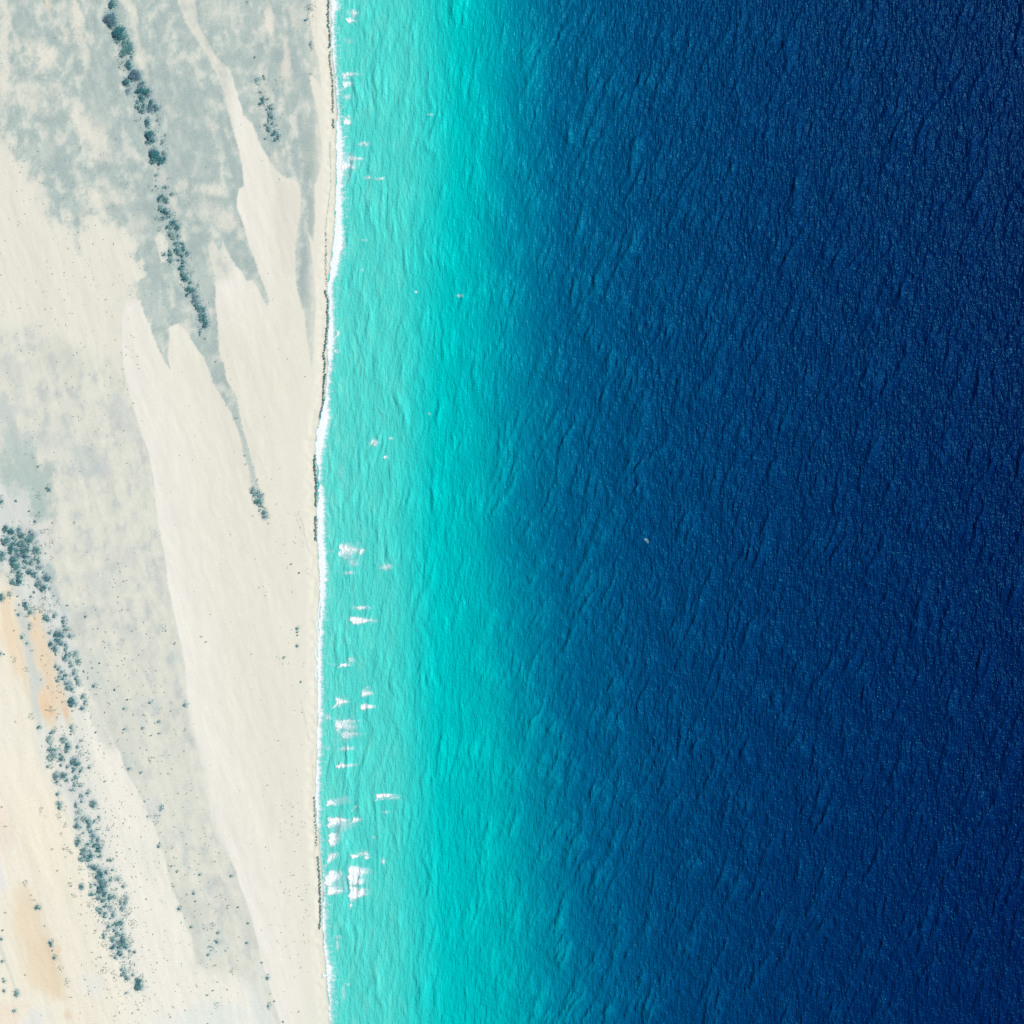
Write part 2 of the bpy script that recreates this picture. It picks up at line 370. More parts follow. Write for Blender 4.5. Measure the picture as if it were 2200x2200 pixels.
LO = """2,1076,5,8,d 105,1050,5,6,m 36,1076,2.5,2.5,d 84,1107,5,6,s 66,1098,2.5,2.5,m 77,1120,3,3,d 85,1002,3,3,m 82,1064,4,5,s 113,1122,3,3,s 161,1123,3,4,s 96,1140,5,5,s 113,1163,4,4,s 14,1137,6,8,d 27,1143,7,7,d 32,1154,5,5,m 43,1136,4,4,p 49,1150,7,6,d 42,1144,4,3,d 66,1141,3,4,d 70,1149,7,5,p 66,1160,9,8,m 15,1162,9,9,m 49,1168,9,8,m 27,1175,7,7,d 34,1167,6,5,d 40,1180,7,5,m 25,1184,5,6,d 52,1184,6,8,d 61,1180,6,6,m 80,1182,8,8,m 83,1166,4,4,s 89,1173,3,3,s 101,1171,2,4,s 40,1192,8,6,p 57,1194,8,5,d 6,1190,7,7,m 4,1200,8,6,m 77,1199,5,4,m 31,1199,7,5,p 99,1189,3,3,s
31,1206,8,7,d 37,1216,9,7,m 58,1206,8,6,m 70,1208,5,6,m 55,1218,5,4,l 84,1206,3,8,d 85,1218,6,5,p 31,1226,5,5,l 96,1229,3,3,m 18,1235,4,4,s 64,1227,6,6,d 72,1233,6,5,d 77,1238,4,4,m 43,1234,6,7,d 44,1246,6,8,d 31,1249,7,6,m 39,1254,5,4,m 100,1241,7,7,p 105,1243,5,5,d 85,1252,6,9,p 80,1255,4,4,m 97,1261,6,6,m 92,1266,4,5,d 108,1264,2,4,m 75,1272,2.5,2.5,d 22,1276,5,5,l 5,1283,5,7,d 99,1275,2,5,s 96,1286,5,4,s 118,1279,3,2,s 68,1281,3,3,l 40,1281,2.5,2,d 56,1297,5,7,d 61,1308,6,3,m 43,1299,2,2,m
69,1315,5,5,m 41,1320,4,3,m 58,1324,4,4,s 34,1311,3,3,s 77,1303,4,3,s 85,1309,7,5,s 93,1301,4,4,s 100,1309,4,2.5,s 112,1313,4,4,s 110,1298,3,4,s 125,1292,2,4,s 98,1325,5,7,m 104,1331,5,4,m 119,1322,4,5,m 138,1325,4,3,m 139,1334,4,5,m 139,1343,3,4,m 144,1352,6,4,m 154,1366,5,4,m 108,1359,4,3,m 65,1345,3,6,l 31,1353,2.5,2.5,s 49,1369,4,4,m 59,1382,3,3,d 123,1364,5,5,d 128,1360,7,7,p 134,1365,6,5,m 124,1375,5,5,d 129,1381,5,4,m 135,1382,4,4,m 112,1384,5,7,d 118,1392,5,5,p 121,1396,4,5,d 122,1405,2,3,m
143,1386,3,5,m 142,1396,3,6,d 144,1408,4,4,d 142,1415,5,5,m 152,1406,3,5,m 163,1404,4,7,m 169,1420,5,6,m 154,1427,4,7,m 94,1407,4,3,s 70,1398,3,3,s 121,1430,3,4,d 127,1435,4,4,d 134,1444,5,3,m 143,1450,5,3,d 154,1452,3,4,s 161,1444,4,6,m 165,1455,2.5,5,d 170,1466,4,6,m 138,1457,4,4,m 129,1453,3,4,m 126,1461,4,4,m 147,1467,6,5,p 150,1477,7,5,m 156,1480,3,3,d 32,1417,4,5,s 58,1439,4,4,s 89,1458,3,3,s 105,1474,3,4,s 131,1487,3,3,s 161,1487,4,3,s 2,1404,3,4,m 11,1405,2,2,m 156,1504,7,7,d 157,1512,8,5,d 179,1496,4,6,m 184,1508,3,6,m 180,1521,5,6,m 158,1527,4,3,s 135,1506,3,3,s 110,1522,8,5,s
70,1538,5,6,s 35,1550,2,4,s 124,1541,3,4,s 85,1562,4,4,d 156,1561,4,4,m 157,1570,3,3,m 153,1576,2.5,2,m 112,1573,3.5,4,d 120,1568,4,5,s 109,1588,6,9,l 138,1589,6,6,m 146,1597,3,3,m 176,1590,4,3,s 204,1473,4,4,m 248,1481,2,3,d 182,1441,2,3,m 199,1435,3,3,s 185,1324,2,4,m 269,1522,3,3,m 275,1502,2.5,2,m 324,1509,3,2.5,m 376,1382,2.5,2,m 308,1564,3,3,m 270,1566,3,3,m 326,1580,2,2,m 342,1575,2,2,m 342,1550,2.5,4,m 357,1352,4,4,s 208,1572,2,3,m 399,1513,4,4,m 399,1567,3,4,s 215,1424,2,2,d 147,1300,2,2,m
113,1610,8,6,m 119,1620,7,6,l 112,1627,8,7,l 133,1605,4,6,s 145,1610,4,7,d 147,1604,5,4,d 146,1598,3,3,m 132,1620,3,3,m 134,1629,5,6,d 133,1643,2.5,3,d 125,1635,3,3,s 104,1646,3,3,d 113,1644,5,5,s 146,1647,4,4,m 162,1631,6,4,p 157,1637,4,5,d 167,1640,5,5,d 161,1636,4,3,d 159,1649,3,4,p 160,1656,4,4,d 175,1653,4,4,d 176,1616,4,6,s 168,1604,3,4,d 176,1591,4,4,s 190,1627,3,6,s 194,1647,3,4,m 123,1666,7,7,p 119,1676,5,5,s 124,1680,3,4,d 140,1663,6,5,m 137,1667,4,4,d 132,1672,3,4,s 145,1675,4,4,d 166,1668,5,4,m 160,1675,4,4,l 166,1682,6,5,s 162,1686,4,3,m 174,1687,4,3,m
157,1695,5,4,l 126,1705,4,4,m 132,1687,2.5,3,s 176,1708,4,5,l 190,1702,3,5,m 177,1720,3,4,m 128,1725,5,4,m 130,1733,4,5,m 165,1729,4,5,m 201,1726,6,7,p 203,1729,4,5,m 214,1737,3,3,s 170,1743,6,5,l 128,1752,5,5,s 167,1760,5,5,l 184,1758,8,6,l 190,1762,4,5,d 194,1770,4,5,m 205,1764,3,5,m 214,1755,2,4,m 168,1774,6,6,m 191,1777,3,5,p 213,1778,6,4,s 234,1778,4,5,s 141,1770,4,5,s 133,1790,3,4,s 197,1786,4,4,p 202,1795,6,6,p 168,1795,4,4,s 181,1788,3,3,l 190,1812,5,4,m 199,1806,3,4,m 212,1803,4,5,m 225,1808,3,4,s 170,1806,6,5,m 167,1812,4,5,d 206,1816,5,5,d 215,1818,6,6,d 212,1828,5,4,d 216,1838,4,4,d
184,1824,8,5,m 178,1832,4,4,m 196,1836,6,7,d 178,1844,7,5,m 191,1846,7,4,m 184,1837,4,4,m 238,1847,5,3,d 157,1832,4,3,s 145,1824,6,5,s 115,1824,4,3,s 89,1741,3,5,s 5,1733,2.6,3,s 14,1775,3,3,s 347,1736,3,5,m 343,1817,3.5,4,m 324,1629,4,6,s 337,1752,5,4,s 321,1753,4,4,s 336,1767,4,5,s 227,1676,3,3,s 305,1659,2.5,2.5,m 279,1651,3,2.5,m 312,1721,3,3,s
205,1863,6,5,d 197,1860,6,4,p 215,1870,5,5,p 221,1877,6,6,d 230,1871,3,6,d 213,1882,6,7,m 199,1882,6,5,s 218,1891,6,6,m 222,1898,6,7,p 219,1905,7,6,d 215,1914,5,5,d 225,1911,4,6,p 227,1920,5,5,d 231,1896,4,6,l 197,1902,3,5,m 207,1898,3,4,m 240,1888,4,4,m 255,1886,5,5,l 244,1868,3,3,m 267,1902,4,4,m 246,1912,5,4,s 200,1919,7,5,m 205,1929,4,4,s 214,1928,5,5,m 225,1933,7,5,m 240,1926,6,7,m 255,1929,6,6,s 263,1938,5,5,l 272,1926,4,8,l 271,1938,4,6,l 197,1941,7,6,s
228,1945,4,4,d 239,1948,5,7,l 214,1952,6,5,m 217,1958,4,4,d 249,1954,3,4,s 264,1951,4,5,d 278,1956,5,6,s 228,1960,4,3,d 226,1967,5,4,m 245,1964,4,5,m 240,1972,2.5,3,m 268,1966,5,4,s 214,1977,3,4,s 227,1981,6,4,s 255,1983,7,6,m 262,1980,4,6,m 264,1995,3,3,m 245,1986,2.5,3,m 235,1991,4,6,m 288,1986,5,7,s 207,1999,3,4,s 228,2000,5,4,s 248,1997,4,4,m 254,2006,5,6,m 225,2011,4,5,m 265,2011,4,6,p 265,2019,5,6,d 243,2016,5,6,m 269,2026,7,6,m 283,2018,5,8,s 257,2023,6,5,p 246,2032,5,5,d 240,2036,3,3,p 260,2033,6,5,m 272,2034,5,4,m
227,2027,6,6,s 258,2045,4,6,d 262,2050,4,4,d 245,2044,4,4,s 249,2056,4,4,m 239,2051,4,4,s 278,2051,4,5,s 280,2042,3,3,m 291,2044,2.5,3,d 269,2056,3,3,s 265,2067,5,5,s 282,2071,3,7,s 264,2081,4,4,m 268,2089,3,6,d 272,2097,3,3,m 274,2101,4,4,d 263,2093,3,4,m 286,2093,3,4,m 277,2082,4,5,s 298,2110,7,8,d 300,2118,8,8,m 299,2102,6,5,s 274,2132,3,3,m 246,2100,3,3,s 245,2089,4,4,s 228,2080,6,6,s 176,1904,4,6,d 174,1866,4,4,s 155,1897,5,6,s 160,1924,4,4,s 124,1868,3,3,s 55,1896,4,5,s 68,1922,2,2,s 76,1933,2.5,2.5,s 82,1948,4.6,4.6,d 97,1989,3,3.5,s 111,2024,3.6,5,d 112,2031,2.5,3,m 115,2041,2,2,d
119,2056,3.6,4,m 130,2079,4,4,s 145,2111,3,7,s 154,2142,3,3,s 4,2016,3,4,m 8,1997,2.5,2,d 7,2064,3,3,m 11,2107,3,3,m 10,2101,2.5,2.5,m 11,2127,2.6,3,d 37,2134,4.5,7,m 55,2092,3,3,s 33,2170,3.5,4,l 13,1959,2,3,s
370,1859,2.5,2,m 383,1871,2.5,2.5,m 431,1878,3,2.5,m 498,1881,3,2.5,m 374,1901,4,4,s 418,1917,2.5,4,m 402,1919,3,3,s 386,1951,4,4,m 413,1990,3,3,m 513,1947,2.5,2,m 422,1935,2,2,d 459,1983,4,5,s 470,2003,3,3,m 468,2022,4,4,m 454,2034,5,4,s 489,1950,3,4,s 535,1982,2.5,2.5,m 532,2024,2.5,3,m 449,2050,3,2.5,m 466,2071,4,3,s 500,2084,4,5,s 486,2042,2.5,2,s 576,2098,3,5,m 564,2066,2.5,2,m 424,2115,3,4,s 467,2159,4,6,s 459,2126,2.5,2,m 447,2137,2,2,m 579,2158,3,5,l 590,2149,2.5,2,l 643,2172,2,3,s 610,2193,2,3,m
640,1350,3,3,d 640,1357,2.5,2,m 641,1364,2,2,d 640,1387,2.5,3,d 644,1230,2.5,2,d 627,1212,2.5,2,d 612,1412,2.5,2.5,m 434,1367,2.5,2,s 443,1379,3,3,s 648,1464,2,3,m"""

def parse(t):
    out = []
    for tok in t.split():
        a = tok.split(",")
        out.append((float(a[0]), float(a[1]), float(a[2]) * 1.12, float(a[3]) * 1.1, a[4]))
    return out

ENTRIES = sorted(parse(UP) + parse(LO), key=lambda e: e[1])

# ------------------------------------------------------------------ ground colours
GU = [(-90,-90),(-90,285),(0,290),(45,330),(85,400),(95,445),(110,470),(145,476),(165,490),(182,480),(183,445),(200,455),(230,462),(248,487),(275,505),(297,525),(282,548),(310,560),(312,590),(290,610),(304,648),(321,696),(340,745),(352,773),(366,793),(362,760),(363,731),(364,702),(383,696),(400,710),(421,746),(439,769),(452,800),(458,823),(479,856),(496,883),(501,899),(516,935),(524,976),(537,1017),(542,1044),(549,1065),(562,1072),(551,1024),(537,976),(526,935),(519,908),(514,879),(506,846),(489,821),(483,793),(471,752),(468,690),(461,644),(464,626),(462,597),(450,549),(448,530),(458,516),(473,541),(480,518),(491,545),(508,572),(520,586),(530,605),(541,601),(553,617),(566,644),(576,657),(578,644),(570,619),(555,586),(545,549),(532,514),(524,483),(510,452),(510,435),(514,406),(526,400),(522,362),(510,310),(499,275),(489,244),(481,203),(472,176),(458,145),(443,116),(421,81),(400,52),(383,10),(380,-90),(410,-90),(425,41),(431,62),(468,128),(491,145),(501,170),(506,186),(516,224),(524,248),(543,267),(555,298),(566,323),(580,348),(599,371),(609,379),(640,392),(648,420),(646,460),(638,503),(634,545),(636,595),(640,624),(648,659),(656,690),(661,731),(667,773),(671,789),(673,762),(676,710),(678,669),(676,617),(674,572),(669,545),(665,516),(660,499),(667,508),(673,518),(676,493),(677,441),(676,400),(688,370),(692,331),(690,290),(684,244),(677,217),(671,193),(665,161),(675,166),(688,188),(688,161),(684,132),(675,93),(669,62),(663,33),(671,23),(668,0),(666,-90)]
WT = [(264,655),(262,717),(267,800),(277,841),(290,883),(306,932),(323,982),(331,1028),(335,1079),(340,1123),(356,1200),(362,1252),(373,1314),(389,1376),(398,1430),(402,1500),(415,1560),(430,1602),(440,1680),(450,1740),(472,1799),(502,1859),(525,1923),(540,1970),(555,2029),(567,2080),(578,2112),(604,2200),(620,2400),(790,2400),(790,-90),(500,-90),(500,600),(300,640)]
W2 = [(-90,285),(0,290),(45,330),(85,400),(95,445),(110,470),(145,476),(165,490),(182,480),(200,455),(248,487),(297,525),(290,560),(312,590),(300,620),(275,660),(262,720),(262,800),(200,760),(120,740),(60,700),(-90,720)]
W3 = [(176,1467),(195,1490),(209,1515),(224,1542),(246,1600),(259,1621),(270,1654),(290,1688),(308,1717),(326,1754),(350,1830),(366,1892),(383,1933),(397,1986),(412,2013),(419,2076),(520,2100),(570,2150),(640,2400),(-90,2400),(-90,1240),(6,1240),(40,1300),(70,1420),(100,1500),(150,1500)]
VB = [(-90,1010),(60,1020),(92,1120),(118,1240),(150,1330),(172,1440),(176,1500),(200,1620),(222,1720),(240,1800),(262,1900),(280,2000),(292,2090),(280,2110),(255,2060),(225,1960),(190,1860),(160,1780),(122,1700),(90,1640),(72,1580),(80,1520),(128,1500),(120,1420),(98,1340),(60,1300),(20,1220),(-90,1200)]
ISL = [(334,510),(350,503),(360,520),(362,532),(361,561),(348,565),(341,545)]
PZ = [(600,385),(640,392),(648,420),(646,460),(638,503),(634,545),(636,590),(622,595),(607,555),(590,520),(585,450)]
O1 = [(9,1262),(0,1300),(0,1360),(14,1400),(27,1428),(48,1463),(60,1490),(63,1465),(60,1428),(52,1386),(37,1328),(31,1304),(19,1258)]
O2 = [(62,1324),(91,1318),(93,1332),(108,1386),(122,1438),(132,1480),(145,1511),(157,1556),(146,1540),(138,1515),(128,1520),(118,1540),(108,1562),(98,1545),(90,1510),(84,1480),(93,1466),(77,1428),(70,1386),(60,1349)]
O3 = [(42,1904),(30,1940),(24,1977),(43,2031),(51,2076),(72,2122),(100,2140),(127,2140),(140,2104),(123,2058),(109,2013),(91,1968),(67,1910)]
GS = [(33,1290),(52,1310),(60,1345),(70,1386),(78,1430),(92,1466),(85,1490),(90,1540),(86,1575),(72,1530),(66,1480),(60,1428),(52,1386),(38,1330)]
T2s = [(-30,1985),(2,2024),(20,2075),(38,2131),(36,2134),(16,2080),(-2,2040),(-30,2005)]

# soft patches: x, y, rx, ry, lean (dx per dy), colour, strength
CR, GR, DG, LI, TE = (231,229,216), (190,203,198), (168,186,184), (205,208,210), (193,209,202)
BLOBS = [
 (8,120,16,170,0,CR,.8),(95,120,30,36,.3,CR,.9),(75,205,55,45,.3,CR,.55),(165,45,15,75,.15,CR,.9),(190,278,32,56,.45,CR,.95),
 (225,330,30,30,.4,CR,.6),(283,25,13,48,.3,CR,.8),(302,120,8,60,.25,CR,.6),(578,45,13,52,.15,CR,.95),(615,135,14,50,.1,(224,221,210),.75),
 (460,408,38,16,-.2,CR,.7),(440,455,22,30,.2,CR,.5),(482,470,24,30,.4,CR,.7),(240,432,50,30,.3,CR,.6),(200,425,20,34,.1,CR,.7),
 (575,205,14,40,.3,(215,217,205),.6),(590,350,22,30,.3,(220,220,209),.6),(470,25,40,30,.2,(214,219,208),.5),(560,232,12,20,.2,CR,.4),
 (300,470,30,25,.2,CR,.4),(285,500,30,30,.2,CR,.5),(640,40,16,40,.2,(216,219,207),.6),(655,260,12,60,.1,(205,210,205),.5),
 (125,355,34,34,.4,DG,.9),(95,330,40,30,.4,GR,.8),(50,50,22,45,.2,DG,.65),(106,75,8,24,.4,DG,.8),(150,30,14,30,.2,GR,.5),
 (220,150,30,70,.25,DG,.5),(215,240,40,50,.2,GR,.7),(400,220,60,90,.3,DG,.45),(490,330,9,70,.28,DG,.85),(520,390,8,16,0,DG,.9),
 (430,330,45,60,.25,DG,.45),(360,330,40,60,.2,GR,.6),(665,330,22,80,.1,(162,178,179),.85),(655,600,12,90,.1,(163,179,179),.9),(668,470,9,70,0,(163,179,179),.9),
 (590,120,18,20,.1,DG,.8),(630,110,9,60,.25,DG,.6),(675,90,9,50,.2,DG,.6),(600,330,10,60,.3,DG,.5),(580,302,14,10,.3,DG,.8),(650,180,20,40,.1,DG,.6),
 (165,447,18,20,0,GR,.9),(168,478,9,12,0,DG,.8),(245,450,24,14,.1,DG,.7),(300,445,26,24,.1,DG,.6),(350,450,40,40,.2,DG,.45),(167,525,9,24,.2,GR,.5),
 (330,590,22,60,.3,DG,.55),(335,660,22,40,.3,GR,.8),(290,625,20,30,.3,(212,217,207),.7),(430,600,20,60,.2,GR,.9),(420,520,24,30,.2,DG,.7),
 (530,560,20,50,.45,DG,.4),(440,770,22,30,.5,GR,.5),(455,790,12,30,.4,DG,.4),
 (30,790,28,30,.3,(206,210,202),.7),(150,770,50,50,.3,(212,216,204),.5),(10,880,26,34,.2,(199,207,205),.8),(35,950,44,46,.3,(186,200,198),.85),
 (55,1020,66,64,.3,(178,196,191),.9),(85,1085,36,40,.2,(176,195,190),.9),(20,1100,30,40,0,(208,214,210),.6),(185,985,36,48,.3,(194,202,204),.85),(120,950,40,30,.3,(208,213,208),.6),
 (225,1000,20,40,.3,(208,211,211),.7),(270,900,22,50,.3,(207,213,208),.7),(255,870,16,20,.1,LI,.4),(280,1200,24,26,0,(206,208,210),.75),(108,1228,16,24,.3,(178,197,194),.85),
 (118,1270,14,40,.3,(192,204,201),.8),(215,1255,34,40,.3,(208,213,206),.7),(165,1345,22,28,.3,(205,209,202),.8),(285,1360,24,20,.2,(206,211,212),.6),(370,1412,18,18,.1,(193,205,207),.8),
 (330,1515,20,20,.2,(198,207,211),.85),(310,1500,20,14,.2,LI,.5),(282,1632,18,24,.3,(197,208,209),.85),(275,1600,18,20,.3,(207,212,205),.6),(333,1740,18,34,.2,(206,213,213),.8),
 (450,1908,18,12,0,(198,206,208),.85),(405,1964,13,10,0,(203,210,212),.8),(415,1940,34,50,.3,(207,213,202),.8),(490,1940,26,50,.3,(208,213,203),.6),(455,2035,40,30,.3,(212,220,212),.7),
 (540,1990,12,50,.3,(209,213,202),.8),(470,2190,120,40,0,(226,234,228),.8),(560,2170,18,60,.35,(214,226,221),.6),(565,2100,14,40,.35,(220,228,222),.6),(690,2170,30,40,.1,(222,230,222),.6),
 (195,1440,34,60,.3,(205,214,208),.6),(215,1560,20,60,.35,(206,212,203),.7),(250,1520,60,120,.3,(214,218,207),.6),(380,1700,60,160,.3,(222,225,213),.6),(320,1850,30,60,.3,(226,228,218),.4),
 (100,1800,60,150,.25,(241,236,215),.8),(0,1790,34,70,.1,(236,225,210),.8),(10,2180,50,40,0,(238,226,208),.8),(0,1880,16,40,.1,(230,231,230),.9),(60,1640,40,80,.3,(240,236,220),.6),
 (85,2190,30,30,0,(228,231,228),.8),(160,2180,40,30,.2,(238,232,214),.8),(200,2120,34,30,.3,(232,234,228),.7),(145,2180,12,12,0,(228,214,190),.7),(20,1560,30,80,.2,(238,235,222),.6),
 (100,1524,14,30,.1,(234,205,172),.8),(140,1528,7,26,.3,(232,204,176),.9),(97,1500,14,30,.2,(236,212,180),.6),(108,2060,26,60,.35,(230,215,188),.8),(118,2120,20,30,.2,(228,214,186),.8),
 (102,6,5,16,.2,(232,215,188),.95),
 (242,42,14,14,0,(196,197,207),.6),(294,163,15,13,0,(188,192,203),.6),(277,186,11,22,.2,(196,197,207),.8),(306,188,16,12,0,(188,189,200),.8),(322,212,20,20,0,(198,197,205),.8),(330,232,14,12,0,(168,174,190),.8),
 (306,240,14,12,0,(196,198,205),.6),(333,330,14,16,0,(196,200,208),.6),(358,398,10,18,.3,(196,198,202),.8),(362,440,9,26,.4,(208,206,206),.9),(354,462,12,20,.2,(190,198,208),.8),(423,645,14,14,.2,(172,186,200),.8),(432,672,12,26,.3,(180,194,206),.8),
 (440,700,10,16,.1,(180,194,202),.7),(578,245,10,14,0,(194,203,208),.6),(346,383,7,10,0,(192,194,200),.7),
 (60,1150,30,24,0,(206,204,208),.8),(35,1185,24,26,0,(200,201,206),.7),(85,1216,12,14,0,(200,200,205),.8),(85,1300,14,24,0,(206,207,210),.8),(125,1362,22,24,0,(200,204,208),.85),(140,1430,18,30,.3,(214,216,220),.9),
 (160,1635,22,20,0,(206,207,214),.8),(124,1668,16,14,0,(206,208,212),.8),(160,1700,30,30,.3,(214,218,217),.8),(175,1730,14,50,.2,(205,211,213),.85),(178,1775,24,36,.2,(205,211,213),.85),(190,1820,22,30,.2,(212,216,218),.7),(216,1870,16,20,.2,(200,205,210),.8),
 (222,1905,14,24,.2,(200,212,212),.6),(225,1990,12,16,.1,(218,217,221),.8),(258,2024,20,14,0,(200,203,210),.7),(245,2036,10,10,0,(206,206,214),.7),(165,1600,20,20,0,(222,226,222),.8),
]

def ground_color(P, Q):
    """albedo of the sand flats for photo-plan coordinates P, Q"""
    n = len(P)
    w1 = fbm(P / 40, Q / 60, 4, 1); w2 = fbm(P / 40, Q / 60, 4, 2)
    f1 = fbm(P / 7, Q / 11, 3, 3); f2 = fbm(P / 7, Q / 11, 3, 4)
    U = P - 0.28 * Q
    st = fbm(U / 26, Q / 110, 4, 6)                      # long streaks along the old shorelines
    st2 = fbm((P - 0.06 * Q) / 16, Q / 90, 4, 9)
    mot = fbm(P / 26, Q / 34, 5, 12, 0.62)
    fine = fbm(P / 6.0, Q / 7.5, 4, 14, 0.7)
    k = sstep(420, 640, P)
    st = st * (1 - k) + st2 * k
    C = np.empty((n, 3), np.float32)
    C[:] = (223, 225, 213)
    def lay(mask, c, s=1.0):
        m = (mask * s)[:, None]
        C[:] = C * (1 - m) + np.asarray(c, np.float32) * m
    def reg(pts, soft, warp, fw=1.0):
        return sstep(-soft, soft, poly_sd(P + w1 * warp + f1 * fw, Q + w2 * warp + f2 * fw, pts))
    # mottled green-grey of the low flats
    lay(np.clip(0.5 + mot * 1.5 + st * 1.2, 0, 1), (211, 215, 205), 0.75)
    lay(np.clip(mot * 2.6 - 0.15 + 1.0 * st + 0.4 * fine, 0, 1), (196, 203, 202), 0.8)
    lay(np.clip(-mot * 2.2 - 0.35, 0, 1), (231, 229, 217), 0.8)
    lay(reg(W2, 22, 16, 4), (230, 229, 216), 0.93)
    lay(reg(VB, 14, 10, 3), (220, 225, 221), 0.8)
    # lower left: warm white drifts
    soft3 = 3.0 + 26 * sstep(2030, 2110, Q) + 14 * sstep(1500, 1460, Q)
    m3 = sstep(-soft3, soft3, poly_sd(P + w1 * 3 + f1, Q + w2 * 3 + f2, W3) + mot * 22 * sstep(2000, 2100, Q))
    t = np.clip((P - 60 - 0.22 * (Q - 1500)) / 120, 0, 1)[:, None]
    c3 = np.array((238, 234, 217), np.float32) * (1 - t) + np.array((238, 237, 226), np.float32) * t
    C[:] = C * (1 - m3[:, None]) + c3 * m3[:, None]
    lay(reg(VB, 14, 10, 3) * sstep(1380, 1480, Q), (225, 228, 220), 0.75)
    lay(reg(O1, 15, 14, 6), (235, 219, 192), 0.95)
    lay(reg(O2, 15, 16, 7), (233, 216, 188), 0.95)
    lay(reg(GS, 6, 5, 2), (204, 212, 206), 0.8)
    lay(reg(O3, 20, 12, 4), (233, 220, 194), 0.9)
    # the wide bright tongue that runs down to the beach
    d = poly_sd(P + w1 * 3 + f1 * 1.0, Q + w2 * 3 + f2 * 1.0, WT)
    soft = 1.6 + 10 * sstep(1480, 1560, Q) * (1 - sstep(1780, 1860, Q)) + 12 * sstep(700, 655, Q)
    mt = sstep(-soft, soft, d)
    t = np.clip(d / 150, 0, 1)[:, None] ** 0.8
    cw = np.array((238, 237, 228), np.float32) * (1 - t) + np.array((230, 229, 215), np.float32) * t
    cw = cw + (st * 3)[:, None] * np.array((1, 1, 0.7), np.float32) + (mot * 3)[:, None]
    C[:] = C * (1 - mt[:, None]) + cw * mt[:, None]
    # the grey salt-crusted flats of the upper half
    d = poly_sd(P + w1 * 2.5 + f1 * 1.2, Q + w2 * 2.5 + f2 * 1.2, GU)
    soft = 1.8 + 16 * sstep(330, 240, P) + 4 * sstep(580, 620, P) * sstep(640, 600, P)
    wob = (mot * 26 + fine * 10) * sstep(340, 280, P) + fine * 4
    mg = sstep(-soft, soft, d + wob)
    cg = np.empty_like(C); cg[:] = (192, 205, 199)
    a = np.clip(0.42 + 2.0 * mot + 0.9 * st + 0.5 * fine, 0, 1)[:, None]
    cg = cg * (1 - a) + np.array((172, 189, 186), np.float32) * a
    a = np.clip(-2.2 * mot - 1.3 * st - 0.18 + 0.3 * fine + 0.25 * sstep(300, 60, P), 0, 0.78)[:, None]
    cg = cg * (1 - a) + np.array((221, 223, 212), np.float32) * a
    tail = sstep(850, 1000, Q)[:, None]
    cg = cg * (1 - tail) + np.array((196, 207, 201), np.float32) * tail
    C[:] = C * (1 - mg[:, None]) + cg * mg[:, None]
    lay(reg(PZ, 10, 8, 4), (224, 222, 211), 0.8)
    lay(reg(ISL, 2, 2, 1), (226, 227, 216), 0.9)
    lay(reg(T2s, 2.5, 1, 0.5), (214, 218, 208), 0.8)
    for (x, y, rx, ry, lean, c, s) in BLOBS:
        if c[2] > c[1]: c = (c[0] - 1, c[1] + 2, c[2] - 3); s = s * (0.5 if y > 1280 else 0.72)
        R = max(rx, ry) * 1.7 + abs(lean) * ry
        sel = np.nonzero((np.abs(P - x) < R) & (np.abs(Q - y) < R))[0]
        if not len(sel): continue
        dx = P[sel] - x; dy = Q[sel] - y
        dx = dx - lean * dy + w1[sel] * rx * 0.9 + f1[sel] * rx * 0.30
        dy = dy + w2[sel] * ry * 0.5 + f2[sel] * ry * 0.2
        r = np.sqrt((dx / rx) ** 2 + (dy / ry) ** 2)
        m = (sstep(1.25, 0.35, r + fine[sel] * 0.35) * s)
        if 240 < x < 700 and y < 700:      # keep the bright tongue clean where the patch belongs to the grey flat
            m = m * (mg[sel] if sum(c) < 640 else 1)
        if y > 700 and sum(c) < 660 and x > 200:
            m = m * (1 - mt[sel])
        C[sel] = C[sel] * (1 - m[:, None]) + np.asarray(c, np.float32) * m[:, None]
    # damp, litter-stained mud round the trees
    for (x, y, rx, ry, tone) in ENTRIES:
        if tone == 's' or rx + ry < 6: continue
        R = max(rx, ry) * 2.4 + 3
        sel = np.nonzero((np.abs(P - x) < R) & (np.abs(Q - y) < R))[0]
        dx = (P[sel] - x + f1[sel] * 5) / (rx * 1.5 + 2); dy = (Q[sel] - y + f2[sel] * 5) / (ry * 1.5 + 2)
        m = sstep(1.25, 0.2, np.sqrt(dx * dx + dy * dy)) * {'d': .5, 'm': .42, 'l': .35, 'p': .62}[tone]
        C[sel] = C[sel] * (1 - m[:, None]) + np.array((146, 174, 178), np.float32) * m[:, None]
    # beach
    sh = shore_px(Q)
    land = sh - P
    b = sstep(62, 30, land) * sstep(-30, 20, Q + 60)
    lay(b, (228, 228, 214), 0.6)
    wet = sstep(17 + 5 * perlin(Q / 19, Q * 0, 41), 8, land) * (0.55 + 0.45 * sstep(-0.2, 0.3, perlin(P / 9, Q / 15, 42)))
    lay(wet, (217, 216, 201), 0.55)
    lay(sstep(4.5, 1.0, land), (203, 203, 190), 0.7)
